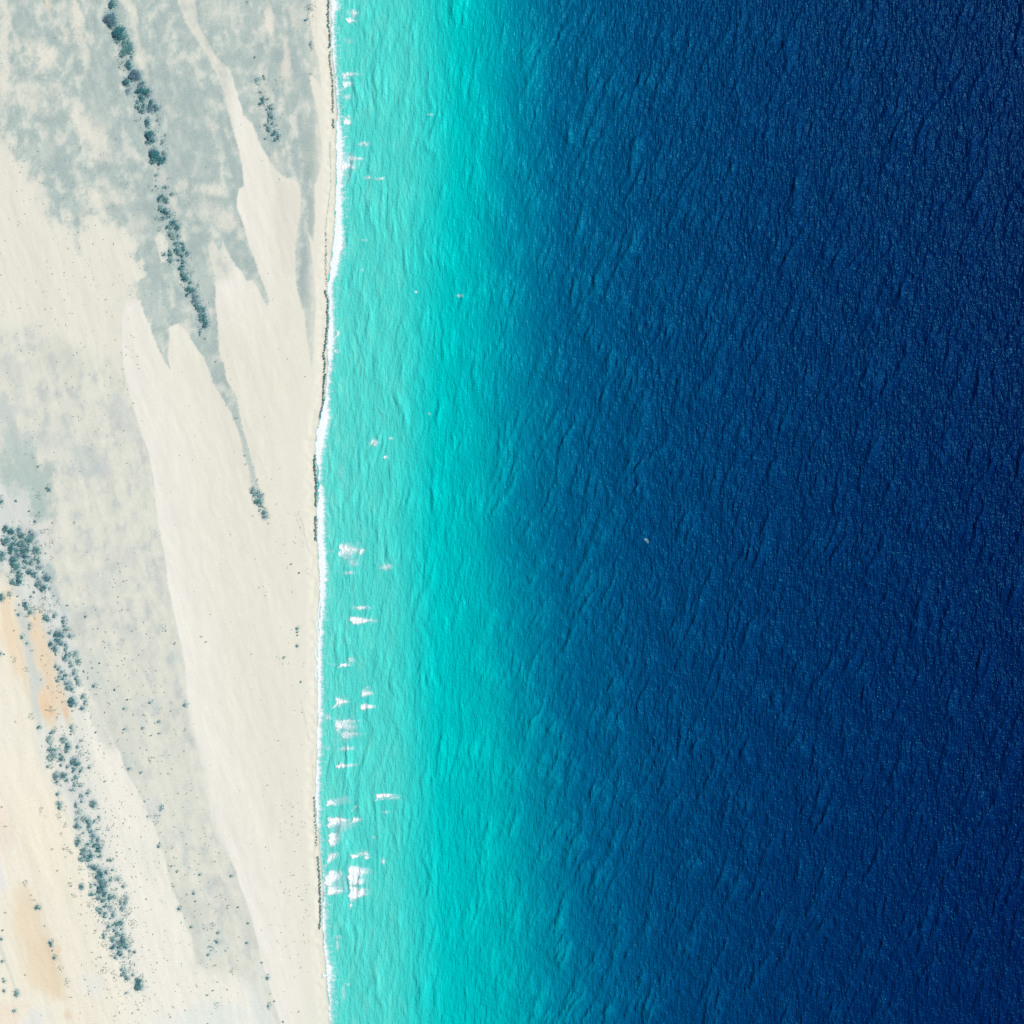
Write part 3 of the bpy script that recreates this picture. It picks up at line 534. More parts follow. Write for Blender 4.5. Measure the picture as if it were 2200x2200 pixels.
    for x0, y0, x1, y1, wd, s in [(709,305,710,400,1.3,.8),(710,400,700,490,1.3,.7),(700,490,700,600,1.2,.35),(683,1660,678,1765,1.5,.6),(672,1640,676,1850,1.0,.3),
                                  (646,1500,664,1590,1.4,.3),(646,1110,664,1186,1.6,.35),(632,1100,650,1150,1.2,.3)]:
        t = np.clip((Q - y0) / (y1 - y0), 0, 1)
        dist = np.abs(P - (x0 + (x1 - x0) * t) + 1.2 * perlin(Q / 14, Q * 0, 51))
        m = sstep(wd * 1.6, wd * 0.4, dist) * ((Q > y0) & (Q < y1)) * (0.6 + 0.8 * perlin(P / 4, Q / 5, 52))
        lay(np.clip(m, 0, 1), (150, 165, 155), s)
    C[:] = C + (fine * 2.6)[:, None] + (f1 * 1.5)[:, None]
    # under water
    lay(sstep(0, -25, land), (150, 205, 190), 1.0)
    grit = np.clip(0.25 + 0.9 * mg + 0.35 * (1 - mt) * sstep(700, 900, Q), 0, 1) * sstep(5, 20, land)
    grit = grit * (0.7 + 0.6 * sstep(-0.1, 0.4, mot))
    return albedo(np.clip(C, 0, 255)), grit

xs = axis(-655, -172, 1.0, -14000, -100, 1.5)
xs = np.concatenate([xs[xs <= -172], np.array([-150, -120, -60, 60, 300, 800, 2500, 9000, 16000])])
ys = axis(-655, 655, 1.1, -14000, 14000, 1.5)
X, Y = np.meshgrid(xs, ys)
P = (X / S + 1100).ravel(); Q = (1100 - Y / S).ravel()
Pc, Qc = np.clip(P, -400, 1500), np.clip(Q, -500, 2700)
Z = ground_z(X.ravel(), Y.ravel()).reshape(X.shape)
me, _ = grid_mesh("sand_flat", xs, ys, Z)
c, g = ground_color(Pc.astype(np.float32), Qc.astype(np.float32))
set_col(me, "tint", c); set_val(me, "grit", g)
o = link("sand_flat", me, m_sand)
o["kind"] = "structure"; o["label"] = "pale sand and grey mud flats with long bright tongues beside the sea"

# ------------------------------------------------------------------ sea
def wave_parts(X, Y):
    P, Q = X / S + 1100, 1100 - Y / S
    off = (P - np.interp(Q, _sy, _sx)) * S          # metres off shore
    near = sstep(4, 16, off)
    deep = sstep(90, 280, off)
    wp = fbm(X / 60, Y / 90, 3, 61) * 9
    env = np.clip(0.75 + 0.9 * perlin(X / 28, Y / 45, 69), 0.15, 1.6)

    def trains(deg, sd0):
        # trains of swell running in to the beach: short steep face shoreward, long back to seaward
        th = math.radians(deg)
        u = (X + wp) * math.cos(th) - Y * math.sin(th)
        v = X * math.sin(th) + Y * math.cos(th)
        z = 0
        for (lam, a, sd, brk, fr) in ((12.5, 0.85, 71, 0.8, .26), (7.6, 0.58, 72, 0.9, .26), (4.9, 0.28, 73, 1.0, .28), (22.0, 1.10, 74, 0.6, .30)):
            sd = sd + sd0
            ph = u / lam + 1.15 * fbm(u / (3.1 * lam), v / (4.6 * lam), 3, sd) + 7.3 * sd
            f = ph - np.floor(ph)
            h = np.where(f < fr, 0.5 - 0.5 * np.cos(np.pi * f / fr), 0.5 + 0.5 * np.cos(np.pi * (f - fr) / (1 - fr)))
            am = np.clip(0.48 + 1.0 * brk * perlin(u / (1.6 * lam), v / (2.6 * lam), sd + 20), 0, 1.15)
            z = z + a * am * h
        return z

    z = trains(4, 0) * (1 - deep) + trains(24, 40) * deep
    c = 0.7 * perlin((X * .80 + Y * .60) / 6.5, (X * -.60 + Y * .80) / 17, 75)
    z = z * env + deep * 0.30 * c
    return z * near * (0.95 + 0.85 * deep), near, deep

def wave_z(X, Y):
    z, near, deep = wave_parts(X, Y)
    return z - (0.9 + 0.8 * deep) * near

ROWS = {100: (712, 760, 880, 990, 1050, 1092, 1140, 1205, 1380, 1640, 1900, 2200),
        1100: (690, 740, 840, 940, 1025, 1070, 1125, 1205, 1370, 1620, 1880, 2200),
        2100: (702, 745, 850, 960, 1090, 1150, 1215, 1290, 1430, 1660, 1900, 2200)}
STOPS = [(100, 221, 211), (86, 219, 211), (72, 215, 208), (0, 200, 201), (0, 180, 192), (0, 152, 179), (0, 128, 166), (0, 98, 147), (0, 70, 124), (0, 51, 108), (0, 39, 96), (0, 28, 84)]

def sea_color(P, Q):
    nz = fbm(P / 160, Q / 260, 3, 81) * 20
    Pq = P + nz * sstep(700, 900, P)
    pos = [np.interp(Q, (100, 1100, 2100), (ROWS[100][i], ROWS[1100][i], ROWS[2100][i])) for i in range(12)]
    C = np.zeros((len(P), 3), np.float32)
    C[:] = STOPS[0]
    for i in range(11):
        t = np.clip((Pq - pos[i]) / (pos[i + 1] - pos[i]), 0, 1)
        on = Pq > pos[i]
        seg = np.asarray(STOPS[i], np.float32) * (1 - t)[:, None] + np.asarray(STOPS[i + 1], np.float32) * t[:, None]
        C[on] = seg[on]
    # stirred-up sand and air in the surf zone
    off = P - np.interp(Q, _sy, _sx)
    s = sstep(260, 40, off) * np.clip(0.02 + 1.2 * fbm(P / 18, Q / 60, 4, 83), 0, 1)
    C[:] = C * (1 - 0.6 * s[:, None]) + np.array((140, 228, 212), np.float32) * 0.6 * s[:, None]
    s = sstep(200, 20, off) * np.clip(-0.1 + 1.1 * fbm(P / 12, Q / 40, 4, 84), 0, 1)
    C[:] = C * (1 - 0.6 * s[:, None]) + np.array((52, 207, 196), np.float32) * 0.6 * s[:, None]
    return C

xw = axis(-214, 655, 1.25, -215, 15000, 1.4)
yw = axis(-655, 655, 1.35, -14000, 14000, 1.4)
X, Y = np.meshgrid(xw, yw)
XX, YY = X.ravel(), Y.ravel()
P = (XX / S + 1100); Q = (1100 - YY / S)
fade = (sstep(900, 620, np.abs(XX)) * sstep(900, 620, np.abs(YY)))
Z = (wave_z(XX, YY) * fade).reshape(X.shape)
# the sheet stops just under the beach
pc = P - (np.interp(Q, _sy, _sx) - 26)
keepv = (pc > 0).reshape(X.shape)
keep = keepv[:-1, :-1] & keepv[1:, 1:] & keepv[:-1, 1:] & keepv[1:, :-1]
me, used = grid_mesh("sea_water", xw, yw, Z, keep)
C = sea_color(np.clip(P, -100, 2600), np.clip(Q, -500, 2700))
A = albedo(C) * (1 - 0.02 * sstep(850, 1000, P) + 0.18 * sstep(980, 1400, P) + 0.12 * sstep(1700, 2200, P))[:, None]
wz, _, dp = wave_parts(XX, YY)
crest = np.clip(wz / (0.95 + 0.85 * dp) - 0.9, -0.6, 1.2)         # light through the crests painted into the tint: troughs darker, crests lighter
body = 1 + (0.06 + dp * 0.12) * crest  # brightening factor for the painted crest light
A = A * body[:, None]
A[:, 2] *= 1 - 0.12 * dp
A[:, 1] *= 1 + 0.02 * dp + dp * 0.15 * np.clip(crest, -0.5, 1)  # painted crest light also leans greener offshore
set_col(me, "tint", np.clip(A, 0, 0.95)[used])
set_val(me, "chop", (0.26 + 0.06 * sstep(860, 1000, P) + 0.36 * sstep(980, 1600, P))[used])
o = link("sea_water", me, m_sea)
o["kind"] = "structure"; o["label"] = "sea shading from turquoise shallows to deep navy blue"

# ------------------------------------------------------------------ foam
def foam_object(name, x0, x1, y0, y1, step, fn, thr=0.04, thick=0.35):
    xs = np.arange(wx(x0), wx(x1) + step, step); ys = np.arange(wy(y1), wy(y0) + step, step)
    X, Y = np.meshgrid(xs, ys)
    XX, YY = X.ravel(), Y.ravel()
    P, Q = XX / S + 1100, 1100 - YY / S
    f = np.clip(fn(P, Q), 0, 1)
    base = np.maximum(wave_z(XX, YY), ground_z(XX, YY))
    z = base + 0.10 + thick * f * (0.7 + 0.6 * perlin(XX / 1.6, YY / 1.6, 91))
    F = f.reshape(X.shape)
    mx = np.maximum(np.maximum(F[:-1, :-1], F[1:, 1:]), np.maximum(F[:-1, 1:], F[1:, :-1]))
    keep = mx > thr
    if not keep.any(): return None
    me, used = grid_mesh(name, xs, ys, z.reshape(X.shape), keep)
    set_val(me, "cover", f[used])
    return link(name, me, m_foam)

def swash(P, Q):
    ed = 1.6 * perlin(Q / 4.5, Q * 0, 101) + 2.4 * perlin(Q / 11, Q * 0, 102)
    cus = sstep(1285, 1310, Q) * sstep(1640, 1500, Q)
    cusp = np.abs(np.sin(Q / 12.5 + 2.6 * perlin(Q / 40, Q * 0, 108)))
    xl = np.interp(Q, _fly, _flx) + ed * (1 - cus) + cus * (6 * cusp ** 2 - 3)
    wv = 3.5 * fbm(P / 9, Q / 9, 4, 103)
    xr = np.interp(Q, _fry, _frx) + wv + 2 * perlin(Q / 20, Q * 0, 104)
    xr = xr - 2.2 + 2.0 * perlin(Q / 7, Q * 0, 110)
    body = sstep(-0.8, 1.2, P - xl) * sstep(7.5, -6.5, P - xr + 5 * fbm(P / 16, Q / 3.5, 3, 109))
    core = sstep(6, 0, xr - P - 6)                     # densest where the last wave breaks
    line = sstep(2.4, 0.8, np.abs(P - xl - 1.5))
    inner = np.clip(0.22 + 0.9 * fbm(P / 5, Q / 6, 3, 106), 0, 0.6)
    main = sstep(-1, 2.0, P - (xr - 10 + 1.5 * perlin(Q / 6, Q * 0, 107)))
    b2 = np.maximum(np.maximum(line * 0.9, inner), main)
    dens = 1.0 * (1 - cus) + b2 * cus
    lace = sstep(26, 0, P - xr) * (P > xr - 4) * np.clip(0.16 + 0.95 * fbm(P / 12, Q / 6, 5, 105, 0.65), 0, 0.6)
    lace = lace * (0.6 + 0.9 * np.interp(Q, (0, 150, 260, 420, 560, 620, 900, 1000, 1500, 1900, 2050, 2200), (1, .3, 1, 1, .7, .3, .3, .2, .3, .4, .9, .9)))
    return np.maximum(body * dens, lace)

o = foam_object("shore_foam", 660, 790, -60, 2260, 0.55, swash, thr=0.03, thick=0.25)
tag(o, "white wash of foam running up the whole length of the beach", None, None, "stuff")

# breakers: x, y, half width, half height, strength, fan (1 = bright crest with a streaked tail to the right)
BREAK = [
 (738,1895,26,40,.26,0),(750,1195,26,36,.24,0),(738,1562,28,42,.26,0),(733,1775,22,38,.26,0),(738,345,20,55,.28,0),(735,1020,12,50,.2,0),
 (758,27,13,7,.75,0),(754,43,9,8,.8,1),(748,88,12,8,.32,0),(750,161,15,8,.6,1),(744,181,9,11,.65,1),(746,208,10,9,.6,0),(746,259,8,11,.6,1),
 (782,309,14,6,.75,0),(750,352,15,17,.75,1),(789,381,9,5,.6,0),(817,384,13,4,.6,0),(772,342,7,5,.5,1),(783,516,9,3,.4,0),(777,580,4,3,.45,0),
 (726,717,4,6,.8,1),(723,754,5,6,.8,1),(988,635,8,4,.42,0),(894,627,4,3,.6,0),(925,246,8,3,.5,0),(803,951,9,11,.7,0),(840,942,6,4,.5,0),(828,983,4,4,.8,1),
 (922,888,4,3,.5,0),(776,1187,5,9,.7,1),(752,1180,20,14,.55,1),(711,1185,8,4,.4,0),(829,1218,13,9,.62,0),(760,1210,11,8,.6,0),(752,1231,14,5,.55,0),
 (775,1306,21,5,.8,0),(773,1332,18,9,.8,1),(754,1419,11,8,.65,0),(741,1429,9,4,.7,1),(717,1428,9,4,.35,0),(733,1506,11,11,.72,1),(787,1489,9,11,.72,1),(785,1519,10,7,.72,1),
 (704,1541,15,8,.42,0),(742,1557,19,15,.60,1),(753,1578,18,10,.45,1),(745,1608,17,6,.62,0),(702,1608,9,5,.4,0),(735,1645,12,6,.75,1),(754,1643,14,5,.45,0),
 (822,1711,12,7,.85,1),(848,1715,14,6,.5,0),(828,1745,10,3,.5,0),(718,1725,14,7,.75,1),(736,1717,20,11,.38,0),(720,1766,13,12,.72,1),(740,1773,20,15,.42,0),
 (716,1800,9,15,.8,1),(766,1761,7,7,.65,1),(762,1735,3,5,.7,1),(803,1799,9,5,.3,0),(759,1840,7,5,.85,1),(780,1834,15,7,.7,0),(790,1843,5,5,.7,1),(823,1851,5,8,.6,0),
 (713,1840,9,14,.6,1),(768,1884,17,25,.9,1),(764,1921,13,16,.85,1),(753,1946,5,6,.75,0),(713,1888,12,17,.75,1),(719,1914,15,8,.75,1),
 (726,2013,9,5,.55,0),(725,2030,5,14,.45,0),(745,2115,8,4,.5,0),(738,2135,6,22,.35,0),(700,1960,7,7,.3,0),(708,2095,14,4,.6,1),
 (1388,1160,3,3,.55,0),(1392,1163,2,5,.35,0)]

ORD = ["topmost","second","third","fourth","fifth","sixth","seventh","eighth","ninth","tenth","eleventh","twelfth","thirteenth","fourteenth","fifteenth",
       "sixteenth","seventeenth","eighteenth","nineteenth","twentieth","twenty-first","twenty-second","twenty-third","twenty-fourth","twenty-fifth",
       "twenty-sixth","twenty-seventh","twenty-eighth","twenty-ninth","thirtieth","thirty-first","thirty-second","thirty-third","thirty-fourth","thirty-fifth","thirty-sixth"]

def break_fn(cx, cy, rx, ry, s, fan, sd):
    def fn(P, Q):
        n1 = fbm(P / 9, Q / 9, 4, sd); n2 = fbm(P / 3.4, Q / 3.4, 3, sd + 3)
        dy = (Q - cy) / ry
        dx = (P - cx) / rx
        wob = 0.55 * fbm(P / (ry * .9 + 3), Q / (ry * .9 + 3), 3, sd + 2)
        wisp = fbm((P - 0.3 * Q) / 8, (Q + 0.5 * P) / 4.5, 5, sd + 5, 0.62)
        # thin veil of bubbles left behind the crest
        halo = 0.42 * s * np.exp(-((dx - 0.35 * fan) / 1.25) ** 2 - ((dy + wob) / 0.95) ** 2) * np.clip(0.75 + 1.5 * wisp, 0, 1.5)
        if fan:
            edge = (P - cx) + rx + 4.0 * dy * dy + 3.2 * perlin(Q / 4.5, Q * 0, sd + 9) + 4.5 * perlin(Q / 11, Q * 0, sd + 8)
            edge = edge - 4.0 * dy * dy * 2 * (sd % 2)                 # some crests bow forward, some lag at the ends
            front = sstep(-0.8, 2.6, edge)
            reach = 1.0 + 1.4 * perlin(Q / (ry * .5 + 2), Q * 0, sd + 1)
            tail = sstep(reach + 1.0, reach - 1.9, dx + 1.3 * wisp + 0.9 * np.abs(dy) ** 2)
            top = sstep(1.2, 0.15, np.abs(dy + 1.6 * wob + 0.25 * dx))
            f = s * 1.9 * tail * top * (1.0 + 0.8 * n2 + 0.9 * wisp)
            return np.maximum(f, halo) * front
        r = np.sqrt(dx * dx * 0.9 + dy * dy) + 1.3 * wob + 0.6 * wisp
        return np.maximum(s * 1.5 * sstep(1.1, 0.0, r) * (0.8 + 1.2 * wisp + 0.5 * n2), halo)
    return fn

def zone_break(x, y):
    if x > 1000: return "small whitecap", "whitecap", "out on the deep blue water"
    row = "inner surf line" if x < 746 else ("middle surf line" if x < 772 else "outer surf line")
    part = ("near the top" if y < 420 else "above the shore's bend" if y < 900 else "beside the shore hedge" if y < 1250 else "by the scalloped foam" if y < 1640 else "in the lower surf")
    return None, "breaking wave", row + " " + part

seen = {}
for i, (x, y, rx, ry, s, fan) in enumerate(sorted(BREAK, key=lambda b: b[1])):
    o = foam_object("breaking_wave" if x < 1000 else "whitecap", x - rx * 2.4, x + rx * 3.2, y - ry * 2.6, y + ry * 2.6, 0.5, break_fn(x, y, rx * 1.2, ry * 1.25, s, fan, 200 + i * 3), thr=0.05, thick=0.5)
    if o is None: continue
    nm, cat, z = zone_break(x, y)
    k = seen.get(z, 0); seen[z] = k + 1
    look = ("small " if rx < 6 else "wide " if rx > 14 else "") + ("pale" if s < .45 else "bright white" if s > .7 else "white") + (" streaked breaker" if fan else " foam patch")
    if nm: look = nm
    tag(o, f"{look}, {ORD[k]} of the {z}" if not nm else f"{nm}, {ORD[k]} of those {z}", cat, "breakers in the surf" if not nm else "whitecaps on the deep water")

# ------------------------------------------------------------------ vegetation
def crown_mesh(name, rx, ry, tone, seed, dens=1.0):
    """leaf clusters scattered through a lobed, uneven dome (metres)"""
    rs = np.random.RandomState(seed)
    sparse = tone == 's'
    nl = max(4, int(4 + rx * ry * 1.5)) if not sparse else max(4, int(rx * ry * 0.9 + 3))
    lobes = []
    for i in range(nl):
        a = rs.rand() * 2 * math.pi
        q = math.sqrt(rs.rand()) * (0.86 + 0.20 * math.sin(3 * a + seed) + 0.16 * math.sin(5 * a + 2.3 * seed)) if not sparse else (0.45 + 0.5 * rs.rand())
        lobes.append((rx * q * math.cos(a), ry * q * math.sin(a), (0.16 + 0.14 * rs.rand()) * min(rx, ry) + 0.12 if not sparse else 0.35 + 0.3 * rs.rand()))
    vs, fs = [], []
    H = 0.9 + 0.45 * min(rx, ry)
    for (lx, ly, lr) in lobes:
        lr = max(lr, 0.38)
        k = int(dens * (4 + 9 * lr * lr)) if not sparse else 4
        for j in range(k):
            a = rs.rand() * 2 * math.pi; q = math.sqrt(rs.rand())
            x = lx + lr * q * math.cos(a); y = ly + lr * q * math.sin(a)
            e = 1 - min(1, (x / (rx * 1.15)) ** 2 + (y / (ry * 1.15)) ** 2)
            z = 0.25 + H * math.sqrt(max(0, e)) * (0.35 + 0.65 * rs.rand()) + 0.3 * lr * math.sqrt(max(0, 1 - q * q))
            s = (0.20 + 0.20 * rs.rand()) * (0.8 if sparse else 1.0)
            t1 = rs.normal(size=3); t1[2] *= 0.30; t1 /= np.linalg.norm(t1)
            t2 = np.cross(rs.normal(size=3) * (0.35, 0.35, 0.5) + (0, 0, 1.3), t1); t2 /= np.linalg.norm(t2) + 1e-6
            b = len(vs)
            c = np.array((x, y, z))
            vs += [c - t1 * s, c + t2 * s * 0.8, c + t1 * s * 1.1, c - t2 * s * 0.7]
            fs.append((b, b + 1, b + 2, b + 3))
    me = bpy.data.meshes.new(name)
    me.from_pydata([tuple(v) for v in vs], [], fs)
    me.materials.append(m_leaf[tone])
    return me

def trunk_mesh(name, h, n_stem, spread, seed):
    rs = np.random.RandomState(seed)
    vs, fs = [], []
    for i in range(n_stem):
        a = rs.rand() * 6.283
        bx, by = 0.12 * math.cos(a), 0.12 * math.sin(a)
        tx, ty = spread * math.cos(a), spread * math.sin(a)
        rings = ((0, 0.10), (0.5, 0.075), (1.0, 0.03))
        b = len(vs)
        for t, r in rings:
            cx, cy = bx + (tx - bx) * t ** 1.4, by + (ty - by) * t ** 1.4
            for k in range(4):
                vs.append((cx + r * math.cos(k * 1.5708), cy + r * math.sin(k * 1.5708), -0.2 + (h + 0.2) * t))
        for q in range(2):
            for k in range(4):
                fs.append((b + q * 4 + k, b + q * 4 + (k + 1) % 4, b + q * 4 + 4 + (k + 1) % 4, b + q * 4 + 4 + k))
    me = bpy.data.meshes.new(name)
    me.from_pydata(vs, [], fs)
    me.materials.append(m_bark)
    return me

trunks = [trunk_mesh("trunk", 1.6, 4, 1.3, 1), trunk_mesh("trunk", 1.1, 3, 0.6, 2)]
small_cache = {}
TONE = {'d': "dark teal", 'm': "teal green", 'l': "pale grey-green", 'p': "dusky blue-grey", 's': "sparse olive"}

def zone(x, y):
    if x > 600 and y > 1100: return "scattered up the beach beside the surf"
    if x > 500 and y > 1100 and y < 1850: return "on the wide white sand"
    if 500 < x < 620 and 860 < y < 1140: return "at the tip of the narrow grey tongue"
    if x > 620 and y < 300: return "by the beach edge of the grey flat"
    if x > 520 and y < 320: return ("in the ring-shaped thicket" if y > 190 else "above the ring-shaped thicket")
    if y < 800:
        for lim, s in ((62, "at the upper end of the long tree line"), (100, "just below the tree line's upper end"), (160, "above the dusky knot of the tree line"), (205, "in the dusky knot of the tree line"),
                       (260, "at the foot of the tree line's dusky knot"), (320, "between knot and gap of the tree line"), (395, "just above the gap in the tree line"), (455, "just below the gap in the tree line"),
                       (505, "beside the cream islet in the tree line"), (560, "in the broken middle of the tree line"), (618, "where the tree line narrows"), (800, "in the thin tail of the tree line")):
            if y < lim: return s
    if x > 188 and (x - 188) > 0.28 * (y - 1500) + 24 or x > 345: 
        if x > 360: return "on the green-grey flat toward the bottom"
        return "on the green-grey flat beside the lower thicket"
    if x < 100 + max(0, (y - 1850)) * 0.25 and y > 1590: return "along the tan sand patch"
    if x < 105 and 1310 < y < 1590: return "among the orange sand streaks"
    for lim, s in ((1135, "on the grey mud above the lower thicket"), (1160, "at the head of the lower thicket"), (1185, "in the crowded head of the lower thicket"), (1212, "in the middle of the thicket's crowded head"), (1245, "in the lower part of the crowded head"),
                   (1290, "just below the crowded head"), (1330, "above the orange streaks"), (1375, "right of the orange streaks, first group"), (1420, "right of the orange streaks, second group"), (1490, "beside the lower orange streak"),
                   (1560, "between the orange streak and white drift"), (1615, "just below the orange streaks"), (1650, "around the dark hooked thicket"), (1700, "below the dark hooked thicket"), (1765, "on the pale grey strip"),
                   (1800, "along the dusky streak of the thicket"), (1840, "at the top of the dense lower belt"), (1880, "in the upper dense lower belt"), (1912, "in the core of the dense lower belt"), (1945, "below the core of the dense belt"),
                   (1990, "in the loose middle of the dense belt"), (2035, "around the dusky patch of the dense belt"), (2080, "below the dusky patch of the belt"), (2300, "at the very foot of the belt")):
        if y < lim: return s
    return "on the sand"

entries = ENTRIES
counts = {}
n_obj = {}
for i, (x, y, rx, ry, tone) in enumerate(entries):
    r = (rx + ry) / 2
    big = r >= 5.2 and tone != 's'
    kind = "saltbush" if tone == 's' else ("mangrove_tree" if big else "mangrove_shrub")
    cat = {"saltbush": "bush", "mangrove_tree": "tree", "mangrove_shrub": "shrub"}[kind]
    root = bpy.data.objects.new(kind, None)
    col.objects.link(root)
    root.empty_display_size = 1
    X0, Y0 = wx(x), wy(y)
    root.location = (X0, Y0, float(ground_z(np.array([X0]), np.array([Y0]))[0]))
    if big:
        me = crown_mesh("crown", rx * S, ry * S, tone, 1000 + i, {'d': 1.15, 'm': 0.95, 'l': 0.7, 'p': 0.6}[tone])
        link("crown", me, None, root)
    else:
        key = (tone, round(rx), round(ry), i % 3)
        if key not in small_cache:
            small_cache[key] = crown_mesh("crown", round(rx) * S, round(ry) * S, tone, 5000 + len(small_cache), 1.2)
        link("crown", small_cache[key], None, root)
    link("trunk", trunks[0 if big else 1], None, root)
    z = zone(x, y)
    size = "tiny" if r < 2.7 else "small" if r < 4.2 else "medium" if r < 6 else "large" if r < 9 else "huge"
    shp = "long" if ry > 1.5 * rx else "wide" if rx > 1.5 * ry else "round"
    kk = (z, tone, size); counts[kk] = counts.get(kk, 0) + 1
    od = "" if counts[kk] == 1 else ORD[min(counts[kk] - 1, 35)] + " "
    root["label"] = f"{od}{size} {shp} {TONE[tone]} {cat} {z}" if od else f"first {size} {shp} {TONE[tone]} {cat} {z}"
    root["category"] = cat
    root["group"] = {"saltbush": "sparse bushes on the flats", "mangrove_tree": "mangroves in the diagonal belts", "mangrove_shrub": "small mangrove shrubs"}[kind]

# hedge of shrubs along the waterline: polyline stretches (px), shrub radius, spacing
HEDGE = [([(707,-20),(707,12),(706,30),(706,45),(707,60),(709,72),(709,95),(709,103)],2.4,3.4,'d',"uppermost stretch"),
         ([(709,112),(709,130),(711,143),(714,165),(715,185),(716,240)],1.8,4.0,'m',"thin upper stretch"),
         ([(717,258),(717,276)],2.6,3.4,'m',"short block below the upper stretch"),
         ([(699,624),(705,644),(704,669),(705,690),(703,710),(700,742),(696,762),(699,783),(697,800)],1.9,2.9,'d',"winding middle stretch"),
         ([(698,804),(695,833),(695,865),(691,882),(687,897)],2.2,3.2,'d',"stretch at the shore's bend"),
         ([(678,978),(675,995),(677,1015),(680,1030),(680,1048),(679,1066),(679,1088)],2.3,2.8,'d',"thick stretch below the bend"),
         ([(679,1110),(679,1162)],2.2,2.6,'m',"straight lowest block"),
         ([(675,1712),(678,1757),(681,1817)],1.2,4.2,'s',"faint line in the lower third"),
         ([(683,1840),(687,1877),(688,1922),(689,1968),(687,1995)],1.9,2.8,'m',"long straight bottom stretch")]
hed_cache = {}
hn = 0
for pts, rad, sp, tone, nm in HEDGE:
    pts = np.array(pts, float)
    seg = np.sqrt(((pts[1:] - pts[:-1]) ** 2).sum(1))
    cum = np.concatenate([[0], np.cumsum(seg)])
    for t in np.arange(0, cum[-1], sp):
        hn += 1
        x = np.interp(t, cum, pts[:, 0]) + random.gauss(0, 0.5); y = np.interp(t, cum, pts[:, 1]) + random.uniform(-1, 1)
        tn = tone if random.random() < 0.8 else random.choice('dms')
        if (tn, rad, hn % 3) not in hed_cache:
            hed_cache[(tn, rad, hn % 3)] = crown_mesh("foliage", rad * 0.95 * S, rad * S * 1.5, tn if tn != 's' else 'm', 9000 + hn, 1.5)
        X0, Y0 = wx(x), wy(y)
        o = link("shore_shrub", hed_cache[(tn, rad, hn % 3)], None, None, (X0, Y0, max(0.1, float(ground_z(np.array([X0]), np.array([Y0]))[0]))))
        o.scale = [random.uniform(0.75, 1.2)] * 3
        tag(o, f"low teal shrub in the waterline hedge, {nm}", "shrub", f"waterline hedge, {nm}")

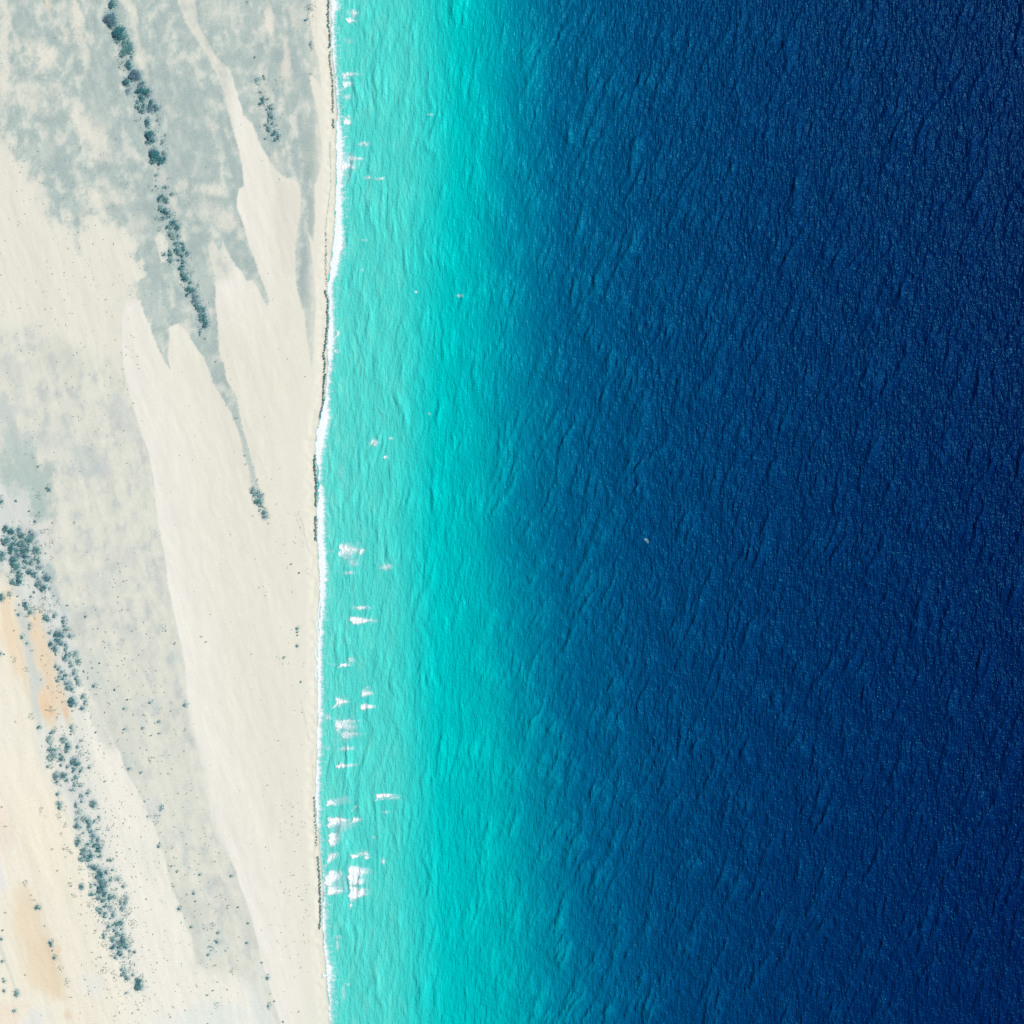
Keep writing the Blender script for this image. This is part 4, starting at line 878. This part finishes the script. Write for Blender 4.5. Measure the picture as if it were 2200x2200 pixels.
# thousands of tiny tufts too small to count: one object
def tufts():
    rs = np.random.RandomState(77)
    pts = []
    def sc(n, x0, x1, y0, y1, cond, s0=0.35, s1=0.8, cl=1):
        x = rs.uniform(x0, x1, n); y = rs.uniform(y0, y1, n)
        ok = cond(x, y)
        for a, b in zip(x[ok], y[ok]):
            for j in range(rs.randint(1, cl + 1)):
                pts.append((a + rs.normal() * 1.5 * (j > 0), b + rs.normal() * 1.5 * (j > 0), rs.uniform(s0, s1) * 1.12))
    sea = lambda x, y: x < np.interp(y, _sy, _sx) - 26
    den = lambda x, y, s: perlin(x / 60, y / 60, s) > 0
    sc(420, 0, 690, 0, 2200, lambda x, y: sea(x, y), .3, .7, 2)
    sc(260, 0, 300, 300, 1000, lambda x, y: sea(x, y), .35, .8, 3)
    sc(760, 170, 520, 1200, 2200, lambda x, y: (x < 175 + (y - 900) * .32), .4, .95, 3)
    sc(330, 20, 340, 1600, 2200, lambda x, y: np.abs(x - (215 + (y - 1850) * .25)) < 75, .35, .8, 5)
    sc(900, 60, 330, 1780, 2190, lambda x, y: (np.abs(x - (228 + (y - 1900) * .27)) < 42) & den(x, y, 3), .35, .8, 3)
    sc(500, 20, 200, 1120, 1600, lambda x, y: np.abs(x - (60 + (y - 1150) * .27)) < 45, .35, .85, 3)
    sc(200, 225, 345, 0, 400, lambda x, y: np.abs(x - (235 + y * .29)) < 22, .3, .7, 4)
    sc(170, 320, 450, 380, 720, lambda x, y: np.abs(x - (330 + (y - 390) * .36)) < 22, .3, .7, 4)
    sc(60, 550, 610, 160, 305, lambda x, y: x > 0, .3, .6, 4)
    sc(160, 540, 690, 1000, 2150, lambda x, y: sea(x, y) & den(x, y, 5), .35, .75, 4)
    sc(100, 600, 690, 1720, 2100, lambda x, y: sea(x, y), .35, .7, 3)
    sc(70, 636, 668, 1080, 1250, lambda x, y: np.abs(x - (640 + (y - 1090) * .14)) < 4, .3, .6, 3)
    sc(120, 698, 702, 500, 620, lambda x, y: x > 0, .3, .7, 2)
    sc(60, 660, 680, 5, 60, lambda x, y: sea(x, y), .3, .6, 2)
    return pts

def scrub(name, pts, mat, label, w=0.55):
    pa = np.array(pts)
    gz = ground_z(wx(pa[:, 0]), wy(pa[:, 1]))
    vs, fs = [], []
    for (x, y, s), z in zip(pts, gz):
        X0, Y0 = wx(x), wy(y)
        a0 = random.random() * 6.28
        for k in range(4):
            a = a0 + k * 1.57 + random.uniform(-.4, .4)
            b = len(vs)
            ca, sa = math.cos(a), math.sin(a)
            vs += [(X0, Y0, z + s * .7), (X0 + s * w * (ca - sa * .7), Y0 + s * w * (sa + ca * .7), z - .02), (X0 + s * w * (ca + sa * .7), Y0 + s * w * (sa - ca * .7), z - .02)]
            fs.append((b, b + 1, b + 2))
    me = bpy.data.meshes.new(name)
    me.from_pydata(vs, [], fs)
    o = link(name, me, mat)
    tag(o, label, None, None, "stuff")

fr = []
for (x, y, rx, ry, tone) in ENTRIES:
    if rx + ry < 8: continue
    for j in range(int(0.9 * (rx + ry))):
        a = random.random() * 6.28; q = 0.95 + abs(random.gauss(0, 0.35))
        fr.append((x + rx * q * math.cos(a) + random.gauss(0, 1), y + ry * q * math.sin(a) + random.gauss(0, 1.5), random.uniform(0.35, 0.95)))
scrub("low_scrub", fr, m_leaf['m'], "low teal scrub fringing the trees and shrubs of both belts", 0.7)
scrub("saltbush_scatter", tufts(), m_leaf['s'], "tiny dark tufts of salt scrub scattered over the flats")
